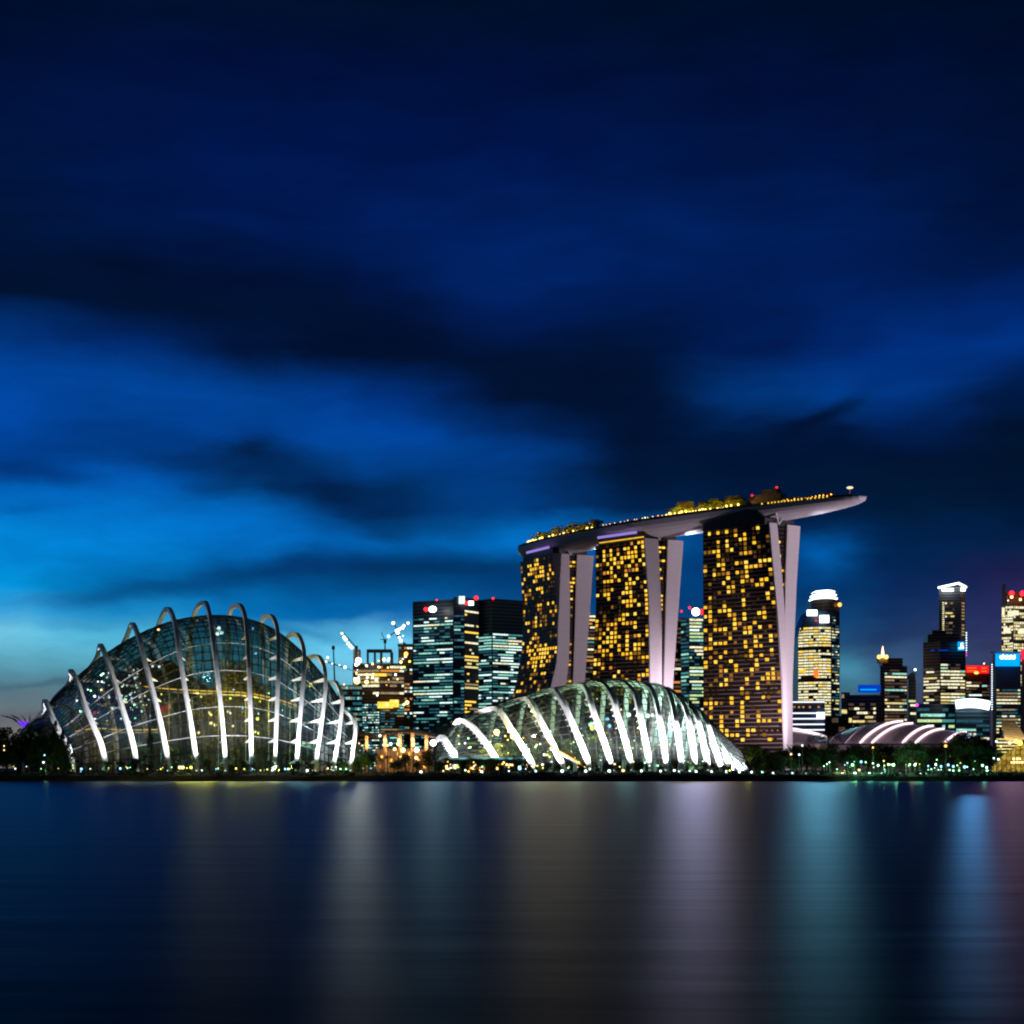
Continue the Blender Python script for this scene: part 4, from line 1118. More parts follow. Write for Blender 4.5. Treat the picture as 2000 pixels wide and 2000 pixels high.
for i, (px, py, r, mt_) in enumerate(sorted([(742, 1437, .6, 'lamp'), (752, 1445, .8, 'warm'), (763, 1453, .7, 'wcrown'), (749, 1455, .5, 'warm'), (757, 1456, .5, 'warm'), (779, 1446, .8, 'warm'), (778, 1453, .9, 'warm'), (806, 1444, .8, 'warm'), (807, 1454, .8, 'warm'), (771, 1463, .8, 'warm'), (787, 1465, 1.2, 'warm'), (814, 1465, 1.2, 'wcrown'), (793, 1491, .9, 'warm'), (782, 1479, .6, 'warm'), (813, 1480, .8, 'warm'), (818, 1485, .7, 'orange'), (830, 1497, .9, 'orange'), (700, 1497, .9, 'lampy'), (692, 1495, .8, 'lampy'), (717, 1497, .6, 'warm'), (746, 1478, .6, 'orange'), (733, 1495, .4, 'warm'), (703, 1466, .25, 'tiny'), (701, 1452, .4, 'warm'), (708, 1456, .3, 'lampy')])):
    p = P(px, py, 626); bulb('lantern', f'glowing lantern around the canopy pavilion, {ordn(i + 1)} from the left', 'lantern', p, r * .8, E[mt_], 'lanterns around the canopy pavilion', max(.1, p.z - 2.5))
# the strong floodlight on its mast
p = P(846, 1451, 668)
fm = thing('floodlight_mast', 'dazzling white floodlight on a mast left of the low dome', 'floodlight', (p.x, p.y, 2.5))
MB().tube([(p.x, p.y, 2.5), (p.x, p.y, p.z)], .25, 6, .16).build('mast', M['grey'], fm)
MB().ball(p, 1.3, 10, 6).build('lamp_head', E['wstrong'], fm, smooth=True)

# ------------------------------------------------------------------ supertrees (left edge; red stand-ins added inside the dome for ones outside)
BRV = emit('branch_violet', (.22, .03, .4), .07)
def supertree(px, py_top, Y, rad, label, glow):
    zt = PZ(py_top, Y); x = PX(px, Y); o = thing('supertree', label, 'tree sculpture', (x, Y, 2.5), 'funnel shaped tree sculptures')
    tk = rad / 15
    MB().tube([(x, Y, 2.5), (x, Y, zt * .55), (x, Y, zt * .8)], 2.2 * tk, 10, 1.4 * tk).build('trunk', M['dark'], o)
    br = MB()
    for k in range(20):
        a = 2 * math.pi * k / 20; r_ = rad * (1 + .12 * math.sin(k * 2.3))
        br.tube([(x + math.cos(a) * 1.2, Y + math.sin(a) * 1.2, zt * .55), (x + math.cos(a) * rad * .25, Y + math.sin(a) * rad * .25, zt * .82), (x + math.cos(a) * r_ * .62, Y + math.sin(a) * r_ * .62, zt * .95), (x + math.cos(a) * r_, Y + math.sin(a) * r_, zt)], .30, 4, .16)
    br.build('branches', (M['dark'] if rad < 10 else BRV), o)
    mb = MB(); rr = []
    for q, (f, z) in enumerate(((.16, .74), (.32, .84), (.5, .90))):
        rr.append([(x + math.cos(2 * math.pi * k / 20) * rad * f, Y + math.sin(2 * math.pi * k / 20) * rad * f, zt * z) for k in range(20)])
    mb.loft(rr, cap=False).build('glow_collar', glow, o)
    return o
supertree(58, 1398, 900, 15, 'violet funnel shaped tree sculpture left of the tall dome, above the trees', E['purple'])
supertree(184, 1374, 556, 4.6, 'red stand-in inside the left end of the tall dome for a supertree outside', E['redglow'])
supertree(318, 1362, 544, 5.2, 'larger red stand-in inside the tall dome for a supertree outside, left of mountain', E['redglow'])

# ------------------------------------------------------------------ skyline buildings
# construction site
cs = []
bs_, q, zt = block('unfinished_tower', 'unfinished floodlit tower left of the office towers', 1750, [(689, 10), (742, 0), (790, 4)], 1295, M['f_brown'])
it = win_grid(q[0], 26, 14, [('cyan2', 4), ('cyan', 3), ('teal', 4), ('cream', 1)], 41, dim='faintfill_teal', p=.75, hf=.5, wf=.7, merge=False, v0=.0, v1=.62)
it += win_grid(q[1], 24, 10, [('teal', 5), ('cyan', 3), ('dimw', 2)], 42, dim='faintfill_teal', p=.65, v0=0, v1=.62)
it += win_grid(q[0], 8, 12, [('cream', 2), ('dimw', 3), ('yellow', 2)], 43, p=.6, v0=.7, v1=.98, hf=.6)
it += win_grid(q[1], 8, 10, [('cream', 1), ('dimw', 3), ('amber', 2)], 44, p=.5, v0=.7, v1=.98, hf=.6)
put_windows(bs_, it)
def site_box(px0, px1, py0, py1, Y, mat, nm='scaffold'):
    a, b_ = P(px0, py1, Y), P(px1, py0, Y); MB().box(((a.x + b_.x) / 2, Y + 8, (a.z + b_.z) / 2), b_.x - a.x, 16, b_.z - a.z).build(nm, mat, bs_)
site_box(716, 764, 1268, 1273, 1745, M['dark']); site_box(716, 718, 1273, 1295, 1745, M['dark']); site_box(730, 732, 1273, 1295, 1745, M['dark']); site_box(742, 745, 1273, 1295, 1745, M['dark'])
site_box(690, 702, 1268, 1295, 1745, M['ctan']); site_box(762, 766, 1273, 1295, 1745, M['dark'])
for px, py, r, k in [(700, 1290, 3.2, 'wstrong'), (696, 1298, 2.0, 'wcrown'), (697, 1330, 3.4, 'warm'), (716, 1332, 2.2, 'warm'), (735, 1328, 1.4, 'wcrown'), (750, 1288, 1.8, 'warm'), (758, 1290, 1.2, 'warm'), (783, 1293, 1.6, 'warm'), (790, 1303, 1.0, 'lampy'), (756, 1376, 1.6, 'warm'), (774, 1370, 1.2, 'warm')]:
    p = P(px, py, 1736); MB().ball(p, r).build('work_light', E[k], bs_)
rg = random.Random(3)
for k in range(26):
    MB().ball(P(rg.uniform(692, 786), rg.gauss(1312, 14), 1737), rg.uniform(.5, 1.3), 6, 4).build('work_light', E[rg.choice(['warm', 'wcrown', 'warm', 'lamp', 'orange'])], bs_)
for px, py, w, h in [(752, 1377, 16, 7), (770, 1374, 10, 8), (742, 1318, 14, 3)]:
    MB().box(P(px, py, 1738), w, 1, h).build('lit_bay', E['gold2'], bs_)
b2, q, zt = block('unfinished_tower', 'narrow unfinished tower core beside the left office tower', 1760, [(778, 0), (806, 3)], 1262, M['f_brown'])
put_windows(b2, win_grid(q[0], 34, 5, [('teal', 3), ('dimw', 4), ('cyan2', 2), ('amber', 2)], 45, p=.4, merge=False))
for px, py, r, k in [(793, 1277, 2.2, 'orange'), (792, 1282, 1.5, 'warm'), (800, 1292, 1.2, 'lampy'), (795, 1372, 2.2, 'warm'), (789, 1376, 1.4, 'warm')]:
    MB().ball(P(px, py, 1748), r).build('work_light', E[k], b2)
MB().box(P(792, 1259, 1762) + Vector((0, 8, 0)), 18, 10, 2).build('scaffold', M['dark'], b2)
b3, q, zt = block('office_tower', 'low dark block with columns of teal lights behind the tall dome', 1700, [(660, 0), (708, 2)], 1338, M['f_brown'])
put_windows(b3, win_grid(q[0], 16, 10, [('teal', 4), ('cyan', 2), ('dimw', 3)], 46, dim='faintfill_teal', p=.65, merge=False))
MB().ball(P(663, 1339, 1690), .8).build('roof_lamp', E['redglow'], b3); MB().ball(P(672, 1337, 1690), .9).build('roof_lamp', E['warm'], b3)

def crane(label, base, top, jib0, jib1, lights, Y, r=.9):
    o = thing('tower_crane', label, 'crane', P(base[0], base[1], Y), 'tower cranes above the building site')
    MB().tube([P(base[0], base[1], Y), P(top[0], top[1], Y)], r, 4, r * .7).build('mast', M['dark'], o)
    mb = MB(); a, b_ = P(*jib0, Y), P(*jib1, Y); mb.tube([a, b_], r * .5, 4, r * .3)
    mb.tube([a + Vector((0, 0, r * 1.6)), b_], r * .3, 4, r * .2)
    for k in range(8):
        f = k / 8; p0 = a.lerp(b_, f); p1 = (a + Vector((0, 0, r * 1.6))).lerp(b_, f + .06); mb.tube([p0, p1], r * .2, 4)
    mb.build('jib', M['dark'], o)
    if r < 2: MB().box(P(top[0], top[1] + 3, Y), 3, 3, 4).build('cab', M['dark'], o)
    for px, py, rr, k in lights: MB().ball(P(px, py, Y - 2), rr).build('jib_lamp', E[k], o)
    return o
crane('crane jib strung with white lights rising left from the unfinished tower', (696, 1290), (696, 1262), (696, 1266), (667, 1232), [(668, 1237, 1.3, 'warm'), (672, 1245, 1.8, 'wcrown'), (675, 1249, 1.8, 'wcrown'), (680, 1257, 1.8, 'wcrown'), (684, 1262, 1.8, 'wcrown'), (687, 1265, 1.6, 'wcrown')], 1740)
crane('slim dark crane standing free between the tall dome and building site', (654, 1340), (651, 1262), (640, 1294), (690, 1310), [(649, 1296, .8, 'tiny'), (663, 1299, .8, 'tiny'), (674, 1303, 1.5, 'lamp'), (640, 1284, 1.2, 'warm'), (637, 1292, .9, 'orange')], 1690)
crane('small dark crane with short jib over the middle of the site', (752, 1270), (752, 1250), (756, 1250), (742, 1249), [], 1745, .8)
MB().tube([P(751, 1249, 1745), P(745, 1235, 1745)], .4, 4).build('mast_pole', M['dark'], [o for o in scene.objects if o.name.startswith('tower_crane') and o.parent is None][-1])
crane('crane with crossing jib of bright lamps left of the office towers', (776, 1240), (777, 1236), (759, 1244), (798, 1217), [(759, 1243, 1.5, 'lamp'), (775, 1232, 2.0, 'wcrown'), (777, 1236, 1.8, 'wcrown'), (780, 1229, 1.5, 'wcrown'), (786, 1226, 1.8, 'wcrown'), (789, 1222, 1.5, 'wcrown'), (797, 1217, 1.4, 'wcrown')], 1755)
o_ = crane('crane leaning down right over the narrow tower core', (792, 1262), (790, 1256), (768, 1216), (790, 1258), [(768, 1217, 1.8, 'wcrown'), (780, 1245, 1.3, 'wcrown'), (783, 1251, 1.8, 'wcrown'), (787, 1242, .8, 'lamp')], 1756)

# left office tower pair
A, q, zt = block('office_tower', 'tall teal lit office tower with white and red roof lights, left of the pair', 1900, [(806, 30), (886, 0)], 1170, M['f_blue'], depth=60)
it = win_grid(q[0], 46, 15, COOL, 51, dim='faintfill_teal', p=.62, rowvar=.5, v0=.05, v1=.90, hf=.45, maxrun=5); put_windows(A, it)
MB().ball(P(845, 1190, 1895), 4.6, 10, 6, .8).build('roof_light', E['wstrong'], A); MB().ball(P(832, 1190, 1895), 2.6).build('red_beacon', E['red'], A); MB().ball(P(853, 1172, 1895), 1.0).build('red_beacon', E['red'], A)
A2, q, zt = block('office_tower', 'dark blue office tower with yellow floors, right half of the left pair', 1890, [(886, 0), (907, 2), (935, 26)], 1166, M['f_navy'], depth=60)
it = win_grid(q[1], 44, 6, [('yellow', 5), ('gold2', 3), ('cream', 3), ('dimw', 2)], 52, p=.5, v0=.04, v1=.93, hf=.5); it += win_grid(q[0], 40, 3, [('cyan', 2), ('teal', 4)], 53, dim='faintfill_teal', p=.1, v0=.1, v1=.9)
put_windows(A2, it)
for px, py, r, k in [(930, 1168, 2.6, 'red'), (911, 1178, 2.4, 'red'), (881, 1270, .8, 'blue'), (880, 1280, .8, 'blue'), (882, 1290, .8, 'blue'), (880, 1300, .8, 'blue')]:
    MB().ball(P(px, py, 1882), r).build('roof_lamp', E[k], A2)
MB().box(P(902, 1172, 1888), 7, 2, 9).build('crown_panel', E['cyan2'], A2); MB().box(P(920, 1178, 1886), 6, 2, 5).build('sign_panel', E['wcrown'], A2)
# right of the pair: tower C
C, q, zt = block('office_tower', 'broad dark office tower with cool ribbon lights, left of the hotel towers', 1920, [(934, 18), (961, 0), (1024, 26)], 1169, M['f_blue'], depth=60)
it = win_grid(q[1], 46, 12, [('cyan2', 4), ('cyan', 4), ('cream', 2), ('teal', 2)], 54, dim='faintfill_teal', p=.7, rowvar=.5, v0=.02, v1=.80, hf=.5, maxrun=6)
it += win_grid(q[0], 46, 5, [('cyan', 4), ('cyan2', 3), ('teal', 2)], 55, dim='faintfill_teal', p=.68, rowvar=.5, v0=.02, v1=.80, hf=.5)
put_windows(C, it); MB().ball(P(963, 1169, 1915), 1.5).build('red_beacon', E['red'], C)
# between the hotel towers
D, q, zt = block('office_tower', 'narrow dark tower with warm windows between the left and middle hotel towers', 1850, [(1142, 0), (1172, 4)], 1200, M['f_brown'])
put_windows(D, win_grid(q[0], 42, 6, [('cream', 2), ('amber', 2), ('yellow', 2), ('dimw', 3), ('teal', 1)], 56, dim='faintfill_warm', p=.5, rowvar=.4)); MB().ball(P(1150, 1198, 1845), 1.4).build('red_beacon', E['red'], D)
D2, q, zt = block('office_tower', 'brown slim tower just right of the middle hotel tower', 1850, [(1312, 0), (1340, 4)], 1206, M['f_brown'])
put_windows(D2, win_grid(q[0], 34, 5, [('amber', 2), ('dimw', 5), ('cream', 1)], 57, dim='faintfill_warm', p=.3))
E_, q, zt = block('office_tower', 'green white lit tower topped by a dazzling lamp, between middle and right hotel towers', 1800, [(1330, 14), (1346, 0), (1376, 3)], 1207, M['f_blue'])
it = win_grid(q[1], 44, 6, [('lime', 4), ('cream', 4), ('cyan', 2), ('cyan2', 2)], 58, dim='faintfill_teal', p=.75, rowvar=.4, hf=.55); it += win_grid(q[0], 40, 3, [('cyan', 3), ('teal', 4)], 59, dim='faintfill_teal', p=.5)
put_windows(E_, it)
for px, py, r, k in [(1359, 1195, 4.5, 'wstrong'), (1371, 1195, 3.2, 'red'), (1347, 1187, 1.5, 'red'), (1331, 1194, 1.2, 'red')]:
    p = P(px, py, 1790); MB().ball(p, r, 10, 6).build('roof_lamp', E[k], E_)
MB().tube([P(1359, 1210, 1790), P(1359, 1195, 1790)], .6, 5).build('mast', M['dark'], E_)

# yellow curved tower right of the hotel
Yt_ = 2000
F_ = thing('office_tower', 'curved yellow lit office tower with a stepped white crown', 'building', P(1600, 1500, Yt_))
F_.location.z = 2.5; ORG[F_.name] = Vector(F_.location)
def arc_plan(px0, px1, Y, bulge, n=28):
    return [(PX(px0 + (px1 - px0) * k / n, Y), Y - bulge * math.sin(math.pi * k / n)) for k in range(n + 1)]
ap = arc_plan(1559, 1640, Yt_, 16)
rings = []
zt = PZ(1195, Yt_)
for k in range(20):
    v = k / 19; z = 2.5 + (zt - 2.5) * v; ins = 0 if v < .80 else ((v - .80) / .2) ** 2 * 11
    pl = [(max(x, ap[0][0] + ins), y) for x, y in ap]
    rings.append([Vector((x, y, z)) for x, y in pl] + [Vector((pl[-1][0], Yt_ + 40, z)), Vector((pl[0][0], Yt_ + 40, z))])
MB().loft(rings).build('wall', M['f_navy'], F_)
def cpos(u, v):
    uu = u * 28; i = min(27, int(uu)); f = uu - i; x = ap[i][0] * (1 - f) + ap[i + 1][0] * f; y = ap[i][1] * (1 - f) + ap[i + 1][1] * f
    vv = v; ins = 0 if vv < .80 else ((vv - .80) / .2) ** 2 * 11
    return Vector((max(x, ap[0][0] + ins), y - .25, 2.5 + (zt - 2.5) * vv))
it = win_grid(cpos, 44, 14, [('yellow', 3), ('cream', 6), ('gold2', 1)], 61, p=.93, rowvar=.25, hf=.58, u0=.0, u1=.74, v0=.10, v1=.90, maxrun=2)
it += win_grid(cpos, 48, 4, [('cream', 3), ('yellow', 2), ('dimw', 1)], 62, dim='faintfill_teal', p=.4, hf=.45, u0=.77, u1=.98, v0=.1, v1=.97)
put_windows(F_, it)
MB().prism(arc_plan(1585, 1640, Yt_ + 2, 14) + [(PX(1640, Yt_), Yt_ + 35), (PX(1585, Yt_), Yt_ + 35)], zt, PZ(1172, Yt_)).build('upper_wall', M['f_brown'], F_)
for py, a_, b_ in ((1169, 1587, 1636), (1162.5, 1589, 1634), (1156, 1592, 1631)):
    mb = MB(); mb.prism(arc_plan(a_, b_, Yt_ - 2, 14) + [(PX(b_, Yt_), Yt_ + 25), (PX(a_, Yt_), Yt_ + 25)], PZ(py + 1.1, Yt_), PZ(py - 1.1, Yt_)); mb.build('crown_ring', E['wcrown'], F_)
MB().prism(arc_plan(1590, 1632, Yt_ + 1, 12) + [(PX(1632, Yt_), Yt_ + 22), (PX(1590, Yt_), Yt_ + 22)], PZ(1172, Yt_), PZ(1157, Yt_)).build('crown_core', M['grey'], F_)
up = quadpos(P(1589, 1192, Yt_ - 15), P(1636, 1192, Yt_ - 15), P(1636, 1173, Yt_ - 15), P(1589, 1173, Yt_ - 15))
mb = MB()
for px, py, w, h, k in [(1586, 1197, 12, 7, 'wcrown'), (1610, 1209, 11, 9, 'wcrown')]:
    MB().box(P(px, py, Yt_ - 22), w, 3, h).build('sign_panel', E[k], F_)
MB().ball(P(1640, 1181, Yt_ - 5), 2.6).build('roof_lamp', E['amberglow'], F_); MB().box(P(1594, 1212, Yt_ - 20), 2, 1, 2).build('sign_panel', E['redsign'], F_)
MB().box(P(1567, 1311, Yt_ - 14), 8, 1, 4).build('sign_panel', E['gold'], F_); MB().box(P(1594, 1316, Yt_ - 20), 5, 1, 8).build('sign_panel', E['redsign2'], F_)

G_, q, zt = block('office_block', 'low block with white horizontal light bands beside the right hotel tower', 1500, [(1540, 4), (1611, 0)], 1368, M['f_navy'])
for k in range(9):
    v = 1 - .022 - k * .085 * .95
    if v < .2: break
    if k == 1: continue
    MB().add([], []) ; a0, b0 = q[0](0.01, v), q[0](.99, v)
    MB().beam([a0 + Vector((0, -.6, 0)), b0 + Vector((0, -.6, 0))], Vector((0, 0, 1)), 1.1, .5).build('light_band', E['whitew'], G_)
MB().box(P(1603, 1397, 1497), 7, 1.5, 5.5).build('sign_panel', E['wsign'], G_)
put_windows(G_, win_grid(q[0], 1, 16, [('amber', 3), ('dimw', 2)], 63, p=.4, v0=.88, v1=.93, merge=False))
sm_, q, zt = block('office_block', 'dark slim slab just right of the curved yellow tower', 2050, [(1643, 0), (1660, 5)], 1352, M['f_grey'])
put_windows(sm_, win_grid(q[0], 10, 3, WARM, 64, p=.1))
H_, q, zt = block('office_block', 'brown low rise with a blue rooftop sign', 1900, [(1656, 4), (1712, 0), (1722, 6)], 1357, M['f_tan'])
put_windows(H_, win_grid(q[0], 14, 10, [('yellow', 2), ('cyan', 2), ('cream', 2), ('dimw', 2)], 65, dim='faintfill_warm', p=.35, v0=.1, v1=.9))
MB().box(P(1698, 1345, 1893), 26, 3, 9).build('sign_panel', E['blue'], H_)
MB().box(P(1696, 1347, 1891), 19, .8, 1.6).build('sign_letters', E['sky'], H_)
J_, q, zt = block('office_tower', 'mid height stone tower with a glowing orange pinnacle', 2050, [(1719, 4), (1727, 0), (1772, 8)], 1300, M['f_tan'])
it = win_grid(q[1], 30, 9, MIXD, 66, dim='faintfill_warm', p=.6, rowvar=.4, v0=.02, v1=.97); put_windows(J_, it)
MB().box(P(1740, 1294, 2062), 26, 18, 10).build('upper_wall', M['f_tan'], J_)
p = P(1724, 1288, 2050); MB().box(p, 12, 10, 9).build('crown_base', M['ctan'], J_)
MB().tube([P(1724, 1286, 2048), P(1724, 1262, 2048)], 2.6, 8, .3).build('pinnacle', emit('pinnacle_light', (1, .55, .3), 5.0), J_)
MB().ball(P(1717, 1283, 2042), 2.6).build('crown_lamp', E['orange'], J_); MB().ball(P(1731, 1283, 2042), 2.6).build('crown_lamp', E['orange'], J_); MB().ball(P(1724, 1281, 2042), 2.4).build('crown_lamp', E['warm'], J_)
K_, q, zt = block('office_tower', 'slender tower with a slanted top right of the pinnacle tower', 2060, [(1774, 0), (1789, 4)], 1325, M['f_grey'])
put_windows(K_, win_grid(q[0], 22, 4, [('lime', 2), ('cream', 3), ('dimw', 2)], 67, p=.45))
a, b_ = P(1774, 1325, 2060), P(1788, 1325, 2060); MB().prism([(a.x, a.y), (b_.x, b_.y), (b_.x, b_.y + 20), (a.x, a.y + 20)], a.z + .01, [a.z + 1, PZ(1312, 2060), PZ(1312, 2060), a.z + 1]).build('slanted_top', M['concrete'], K_)
MB().tube([P(1788, 1315, 2060), P(1788, 1308, 2060)], .4, 4).build('mast', M['dark'], K_); MB().ball(P(1787.5, 1308, 2058), 1.6).build('roof_lamp', E['lamp'], K_)
L_, q, zt = block('office_tower', 'tallest slim tower on the right with a white glowing rim on its roof', 2300, [(1834, 6), (1876, 0), (1886, 10)], 1146, M['f_grey'])
it = win_grid(q[0], 26, 5, [('cream', 3), ('yellow', 2), ('dimw', 2)], 68, dim='faintfill_warm', p=.35, u0=.28, u1=.72, v0=.45, v1=.92, hf=.5); it += win_grid(q[0], 26, 1, [('yellow', 1), ('cream', 1)], 69, p=.98, rowvar=0, u0=.15, u1=.25, v0=.62, v1=.92, hf=.5, merge=False)
it += win_grid(q[1], 30, 1, [('dimw', 1)], 70, p=.9, u0=.2, u1=.8, v0=.4, v1=.92, hf=.5); put_windows(L_, it)
MB().beam([P(1832, 1148, 2300), P(1872, 1139, 2294), P(1887, 1147, 2302)], Vector((0, 0, 1)), 2.6, 2.5).build('roof_rim', E['wcrown'], L_)
MB().box(P(1851, 1152, 2296), 16, 3, 4).build('sign_panel', E['wcrown'], L_); MB().box(P(1881, 1151, 2298), 6, 3, 5).build('sign_panel', E['wcrown'], L_)
for k in range(10):
    MB().ball(P(1887.5, 1236 + k * 4.9, 2290), .9, 6, 4).build('edge_lamp', E['tiny'] if k < 8 else E['mag'], L_)
M__, q, zt = block('office_tower', 'broad stepped tower with warm windows below the tallest slim tower', 2050, [(1803, 16), (1836, 0), (1886, 6)], 1253, M['f_tan'])
it = win_grid(q[1], 32, 10, [('cream', 5), ('yellow', 3), ('dimw', 1), ('cyan', 1)], 71, dim='faintfill_warm', p=.72, rowvar=.4, v0=.02, v1=.83, hf=.5, maxrun=4); it += win_grid(q[0], 32, 6, MIXD, 72, dim='faintfill_warm', p=.4, v0=.02, v1=.8); put_windows(M__, it)
a, b_ = P(1814, 1240, 2070), P(1876, 1240, 2070); MB().box(((a.x + b_.x) / 2, 2085, PZ(1246, 2070)), (b_.x - a.x), 20, 10).build('upper_wall', M['f_tan'], M__)
a, b_ = P(1823, 1233, 2075), P(1850, 1233, 2075); MB().box(((a.x + b_.x) / 2, 2090, PZ(1236, 2075)), (b_.x - a.x), 18, 8).build('upper_wall', M['f_tan'], M__)
for px in (1821, 1836, 1843, 1849): MB().box(P(px, 1270, 2040), 4, .6, 1.4).build('accent_light', E['blue'], M__)
sg = P(1877, 1262, 2044); MB().box(sg, 8.5, 1.2, 11).build('sign_panel', E['sky'], M__)
mb = MB(); mb.box(sg + Vector((.4, -1, .5)), 1.6, .6, 6.5); mb.box(sg + Vector((.2, -1, -2.6)), 6.0, .6, 1.5); mb.box(sg + Vector((1.2, -1, 3.2)), 2.4, .6, 1.2); mb.box(sg + Vector((2.6, -1, -.4)), 1.2, .6, 1.2); mb.build('sign_letters', E['wsign'], M__)
N_, q, zt = block('office_tower', 'dark tower carrying a bright red double sign', 2100, [(1886, 0), (1934, 3)], 1300, M['f_brown'])
put_windows(N_, win_grid(q[0], 20, 9, MIXD, 73, dim='faintfill_warm', p=.45, v0=.25, v1=.85, hf=.5))
MB().box(P(1899, 1307, 2094), 16, 2, 9).build('sign_panel', E['redsign'], N_); MB().box(P(1922, 1308, 2094), 12, 2, 9.5).build('sign_panel', E['redsign'], N_)
mb = MB()
for dz in (1.6, -2.0): mb.box(P(1898, 1307, 2092) + Vector((0, 0, dz)), 12, .6, 1.0)
for dz in (2.0, -2.0): mb.box(P(1922, 1308, 2092) + Vector((0, 0, dz)), 6.5, .6, 1.1)
mb.build('sign_letters', E['redsign2'], N_)
MB().ball(P(1907, 1314, 2088), 3.2, 8, 5, .6).build('roof_lamp', E['amberglow'], N_); MB().ball(P(1922, 1296, 2088), 1.0).build('roof_lamp', E['warm'], N_)
P_, q, zt = block('office_tower', 'cream floodlit tower with red roof lights at the right edge', 2350, [(1956, 10), (1979, 0), (2012, 6)], 1180, M['f_grey'])
it = win_grid(q[0], 26, 6, [('yellow', 3), ('cream', 4)], 74, p=.75, rowvar=.25, v0=.55, v1=.99, hf=.7, wf=.8, merge=False); it += win_grid(q[1], 26, 8, [('yellow', 3), ('cream', 4), ('dimw', 2)], 75, p=.8, rowvar=.25, v0=.5, v1=.99, hf=.7, wf=.8, merge=False); put_windows(P_, it)
MB().box(P(1960, 1172, 2345), 4.5, 4, 46).build('corner_pier', M['grey'], P_); MB().box(P(1959.5, 1196, 2342), 3.5, 1, 14).build('pier_light', E['cream'], P_)
MB().box(P(1985, 1170, 2365), 34, 20, 18).build('upper_wall', M['ctan'], P_)
for px, py, r, k in [(1976, 1159, 4.0, 'red'), (1997, 1159, 4.0, 'red'), (1976, 1166, 2.2, 'warm'), (1993, 1171, 2.0, 'warm'), (1969, 1173, 1.0, 'tiny')]:
    MB().ball(P(px, py, 2342), r, 8, 5).build('roof_lamp', E[k], P_)
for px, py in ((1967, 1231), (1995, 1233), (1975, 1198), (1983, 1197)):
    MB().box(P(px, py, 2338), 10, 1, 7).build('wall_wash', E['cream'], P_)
O_, q, zt = block('office_tower', 'dark tower with a glowing blue signboard near the right edge', 1950, [(1939, 6), (1945, 0), (1994, 4)], 1277, M['f_navy'])
it = win_grid(q[1], 24, 9, [('cream', 4), ('yellow', 4), ('cyan', 1), ('dimw', 2)], 76, dim='faintfill_teal', p=.7, rowvar=.4, v0=.02, v1=.70, hf=.45); it += win_grid(q[1], 5, 9, [('cream', 1), ('lime', 2)], 77, p=.95, rowvar=.1, v0=.0, v1=.1, hf=.5); put_windows(O_, it)
MB().box(P(1968, 1289, 1945), 29, 1.5, 15).build('sign_panel', E['sky'], O_)
mb = MB()
for k, px in enumerate(np.linspace(1954, 1982, 12)):
    mb.box(P(px, 1283 + (1.5 if k % 3 == 1 else 0) - (1 if k == 2 else 0), 1943), 1.3, .6, 3.2 + (k * 7 % 3) * .8)
mb.box(P(1968, 1286, 1943), 18, .6, .9); mb.build('sign_letters', E['wsign'], O_)
for k in range(20): MB().ball(P(1937.5, 1298 + k * 4.6, 1944), .7, 6, 4).build('edge_lamp', E['tiny'], O_)
MB().box(P(1965, 1274.5, 1950), 36, 4, 2.4).build('parapet', M['fin'], O_)
Q_, q, zt = block('office_tower', 'pale lilac corner of a tower cut by the right edge of the view', 1900, [(1995, 0), (2030, 5)], 1270, M['fin'])
MB().box(P(2004, 1278, 1897), 12, 1, 12).build('sign_panel', E['redglow'], Q_)
R_, q, zt = block('office_block', 'dark teal block topped by a long overexposed white sign', 1700, [(1866, 0), (1934, 4)], 1366, M['f_blue'])
put_windows(R_, win_grid(q[0], 10, 10, [('cyan', 2), ('cream', 2), ('teal', 3)], 78, dim='faintfill_teal', p=.3, v0=.1, v1=.72))
pts = [P(1867 + k * 6.6, 1376 - 4 * math.sin(math.pi * k / 10) + k * .25, 1693) for k in range(11)]
MB().beam(pts, Vector((0, 0, 1)), 9.5, 1.5).build('sign_panel', E['wsign'], R_)
R2, q, zt = block('office_block', 'dark low block with scattered teal windows behind the arched roof', 1720, [(1790, 0), (1866, 3)], 1374, M['f_blue'])
put_windows(R2, win_grid(q[0], 10, 12, [('cyan', 3), ('lime', 2), ('teal', 3), ('cream', 1)], 79, dim='faintfill_teal', p=.42, rowvar=.4, v0=.1, v1=.95)); MB().ball(P(1791, 1377, 1715), 1.8).build('roof_lamp', E['mag'], R2)
R3, q, zt = block('office_block', 'brown low wing between the curved tower and pinnacle tower', 1850, [(1610, 0), (1665, 3)], 1398, M['f_brown'])
put_windows(R3, win_grid(q[0], 6, 8, WARM, 80, dim='faintfill_warm', p=.2))

# ------------------------------------------------------------------ convention centre arched roof
cv = thing('convention_hall', 'wide low hall with five glowing pink arcs on its curved roof', 'building', P(1760, 1500, 1340))
arcs = [(1616, 1678, 1421), (1650, 1722, 1412), (1680, 1762, 1410), (1703, 1782, 1414), (1763, 1822, 1419), (1788, 1843, 1425), (1845, 1886, 1431), (1893, 1918, 1442)]
def arc_pts(a_, n=10):
    pb, pt, yt = a_; out = []
    for k in range(n + 1):
        f = k / n; px = pb + (pt - pb) * (f ** 1.05); e = 1 - (1 - f) ** 2.0
        out.append(P(px, 1452 + (yt - 1452) * e, 1300 + 90 * f))
    return out
A2_ = [arc_pts(a_) for a_ in arcs]
full = []
for pts in A2_:
    last = pts[-1]; full.append(pts + [last + Vector((12, 60, -1)), last + Vector((22, 120, -8)), last + Vector((26, 150, -22))])
cols_ = [catmull([f[k] for f in full], 4) for k in range(len(full[0]))]
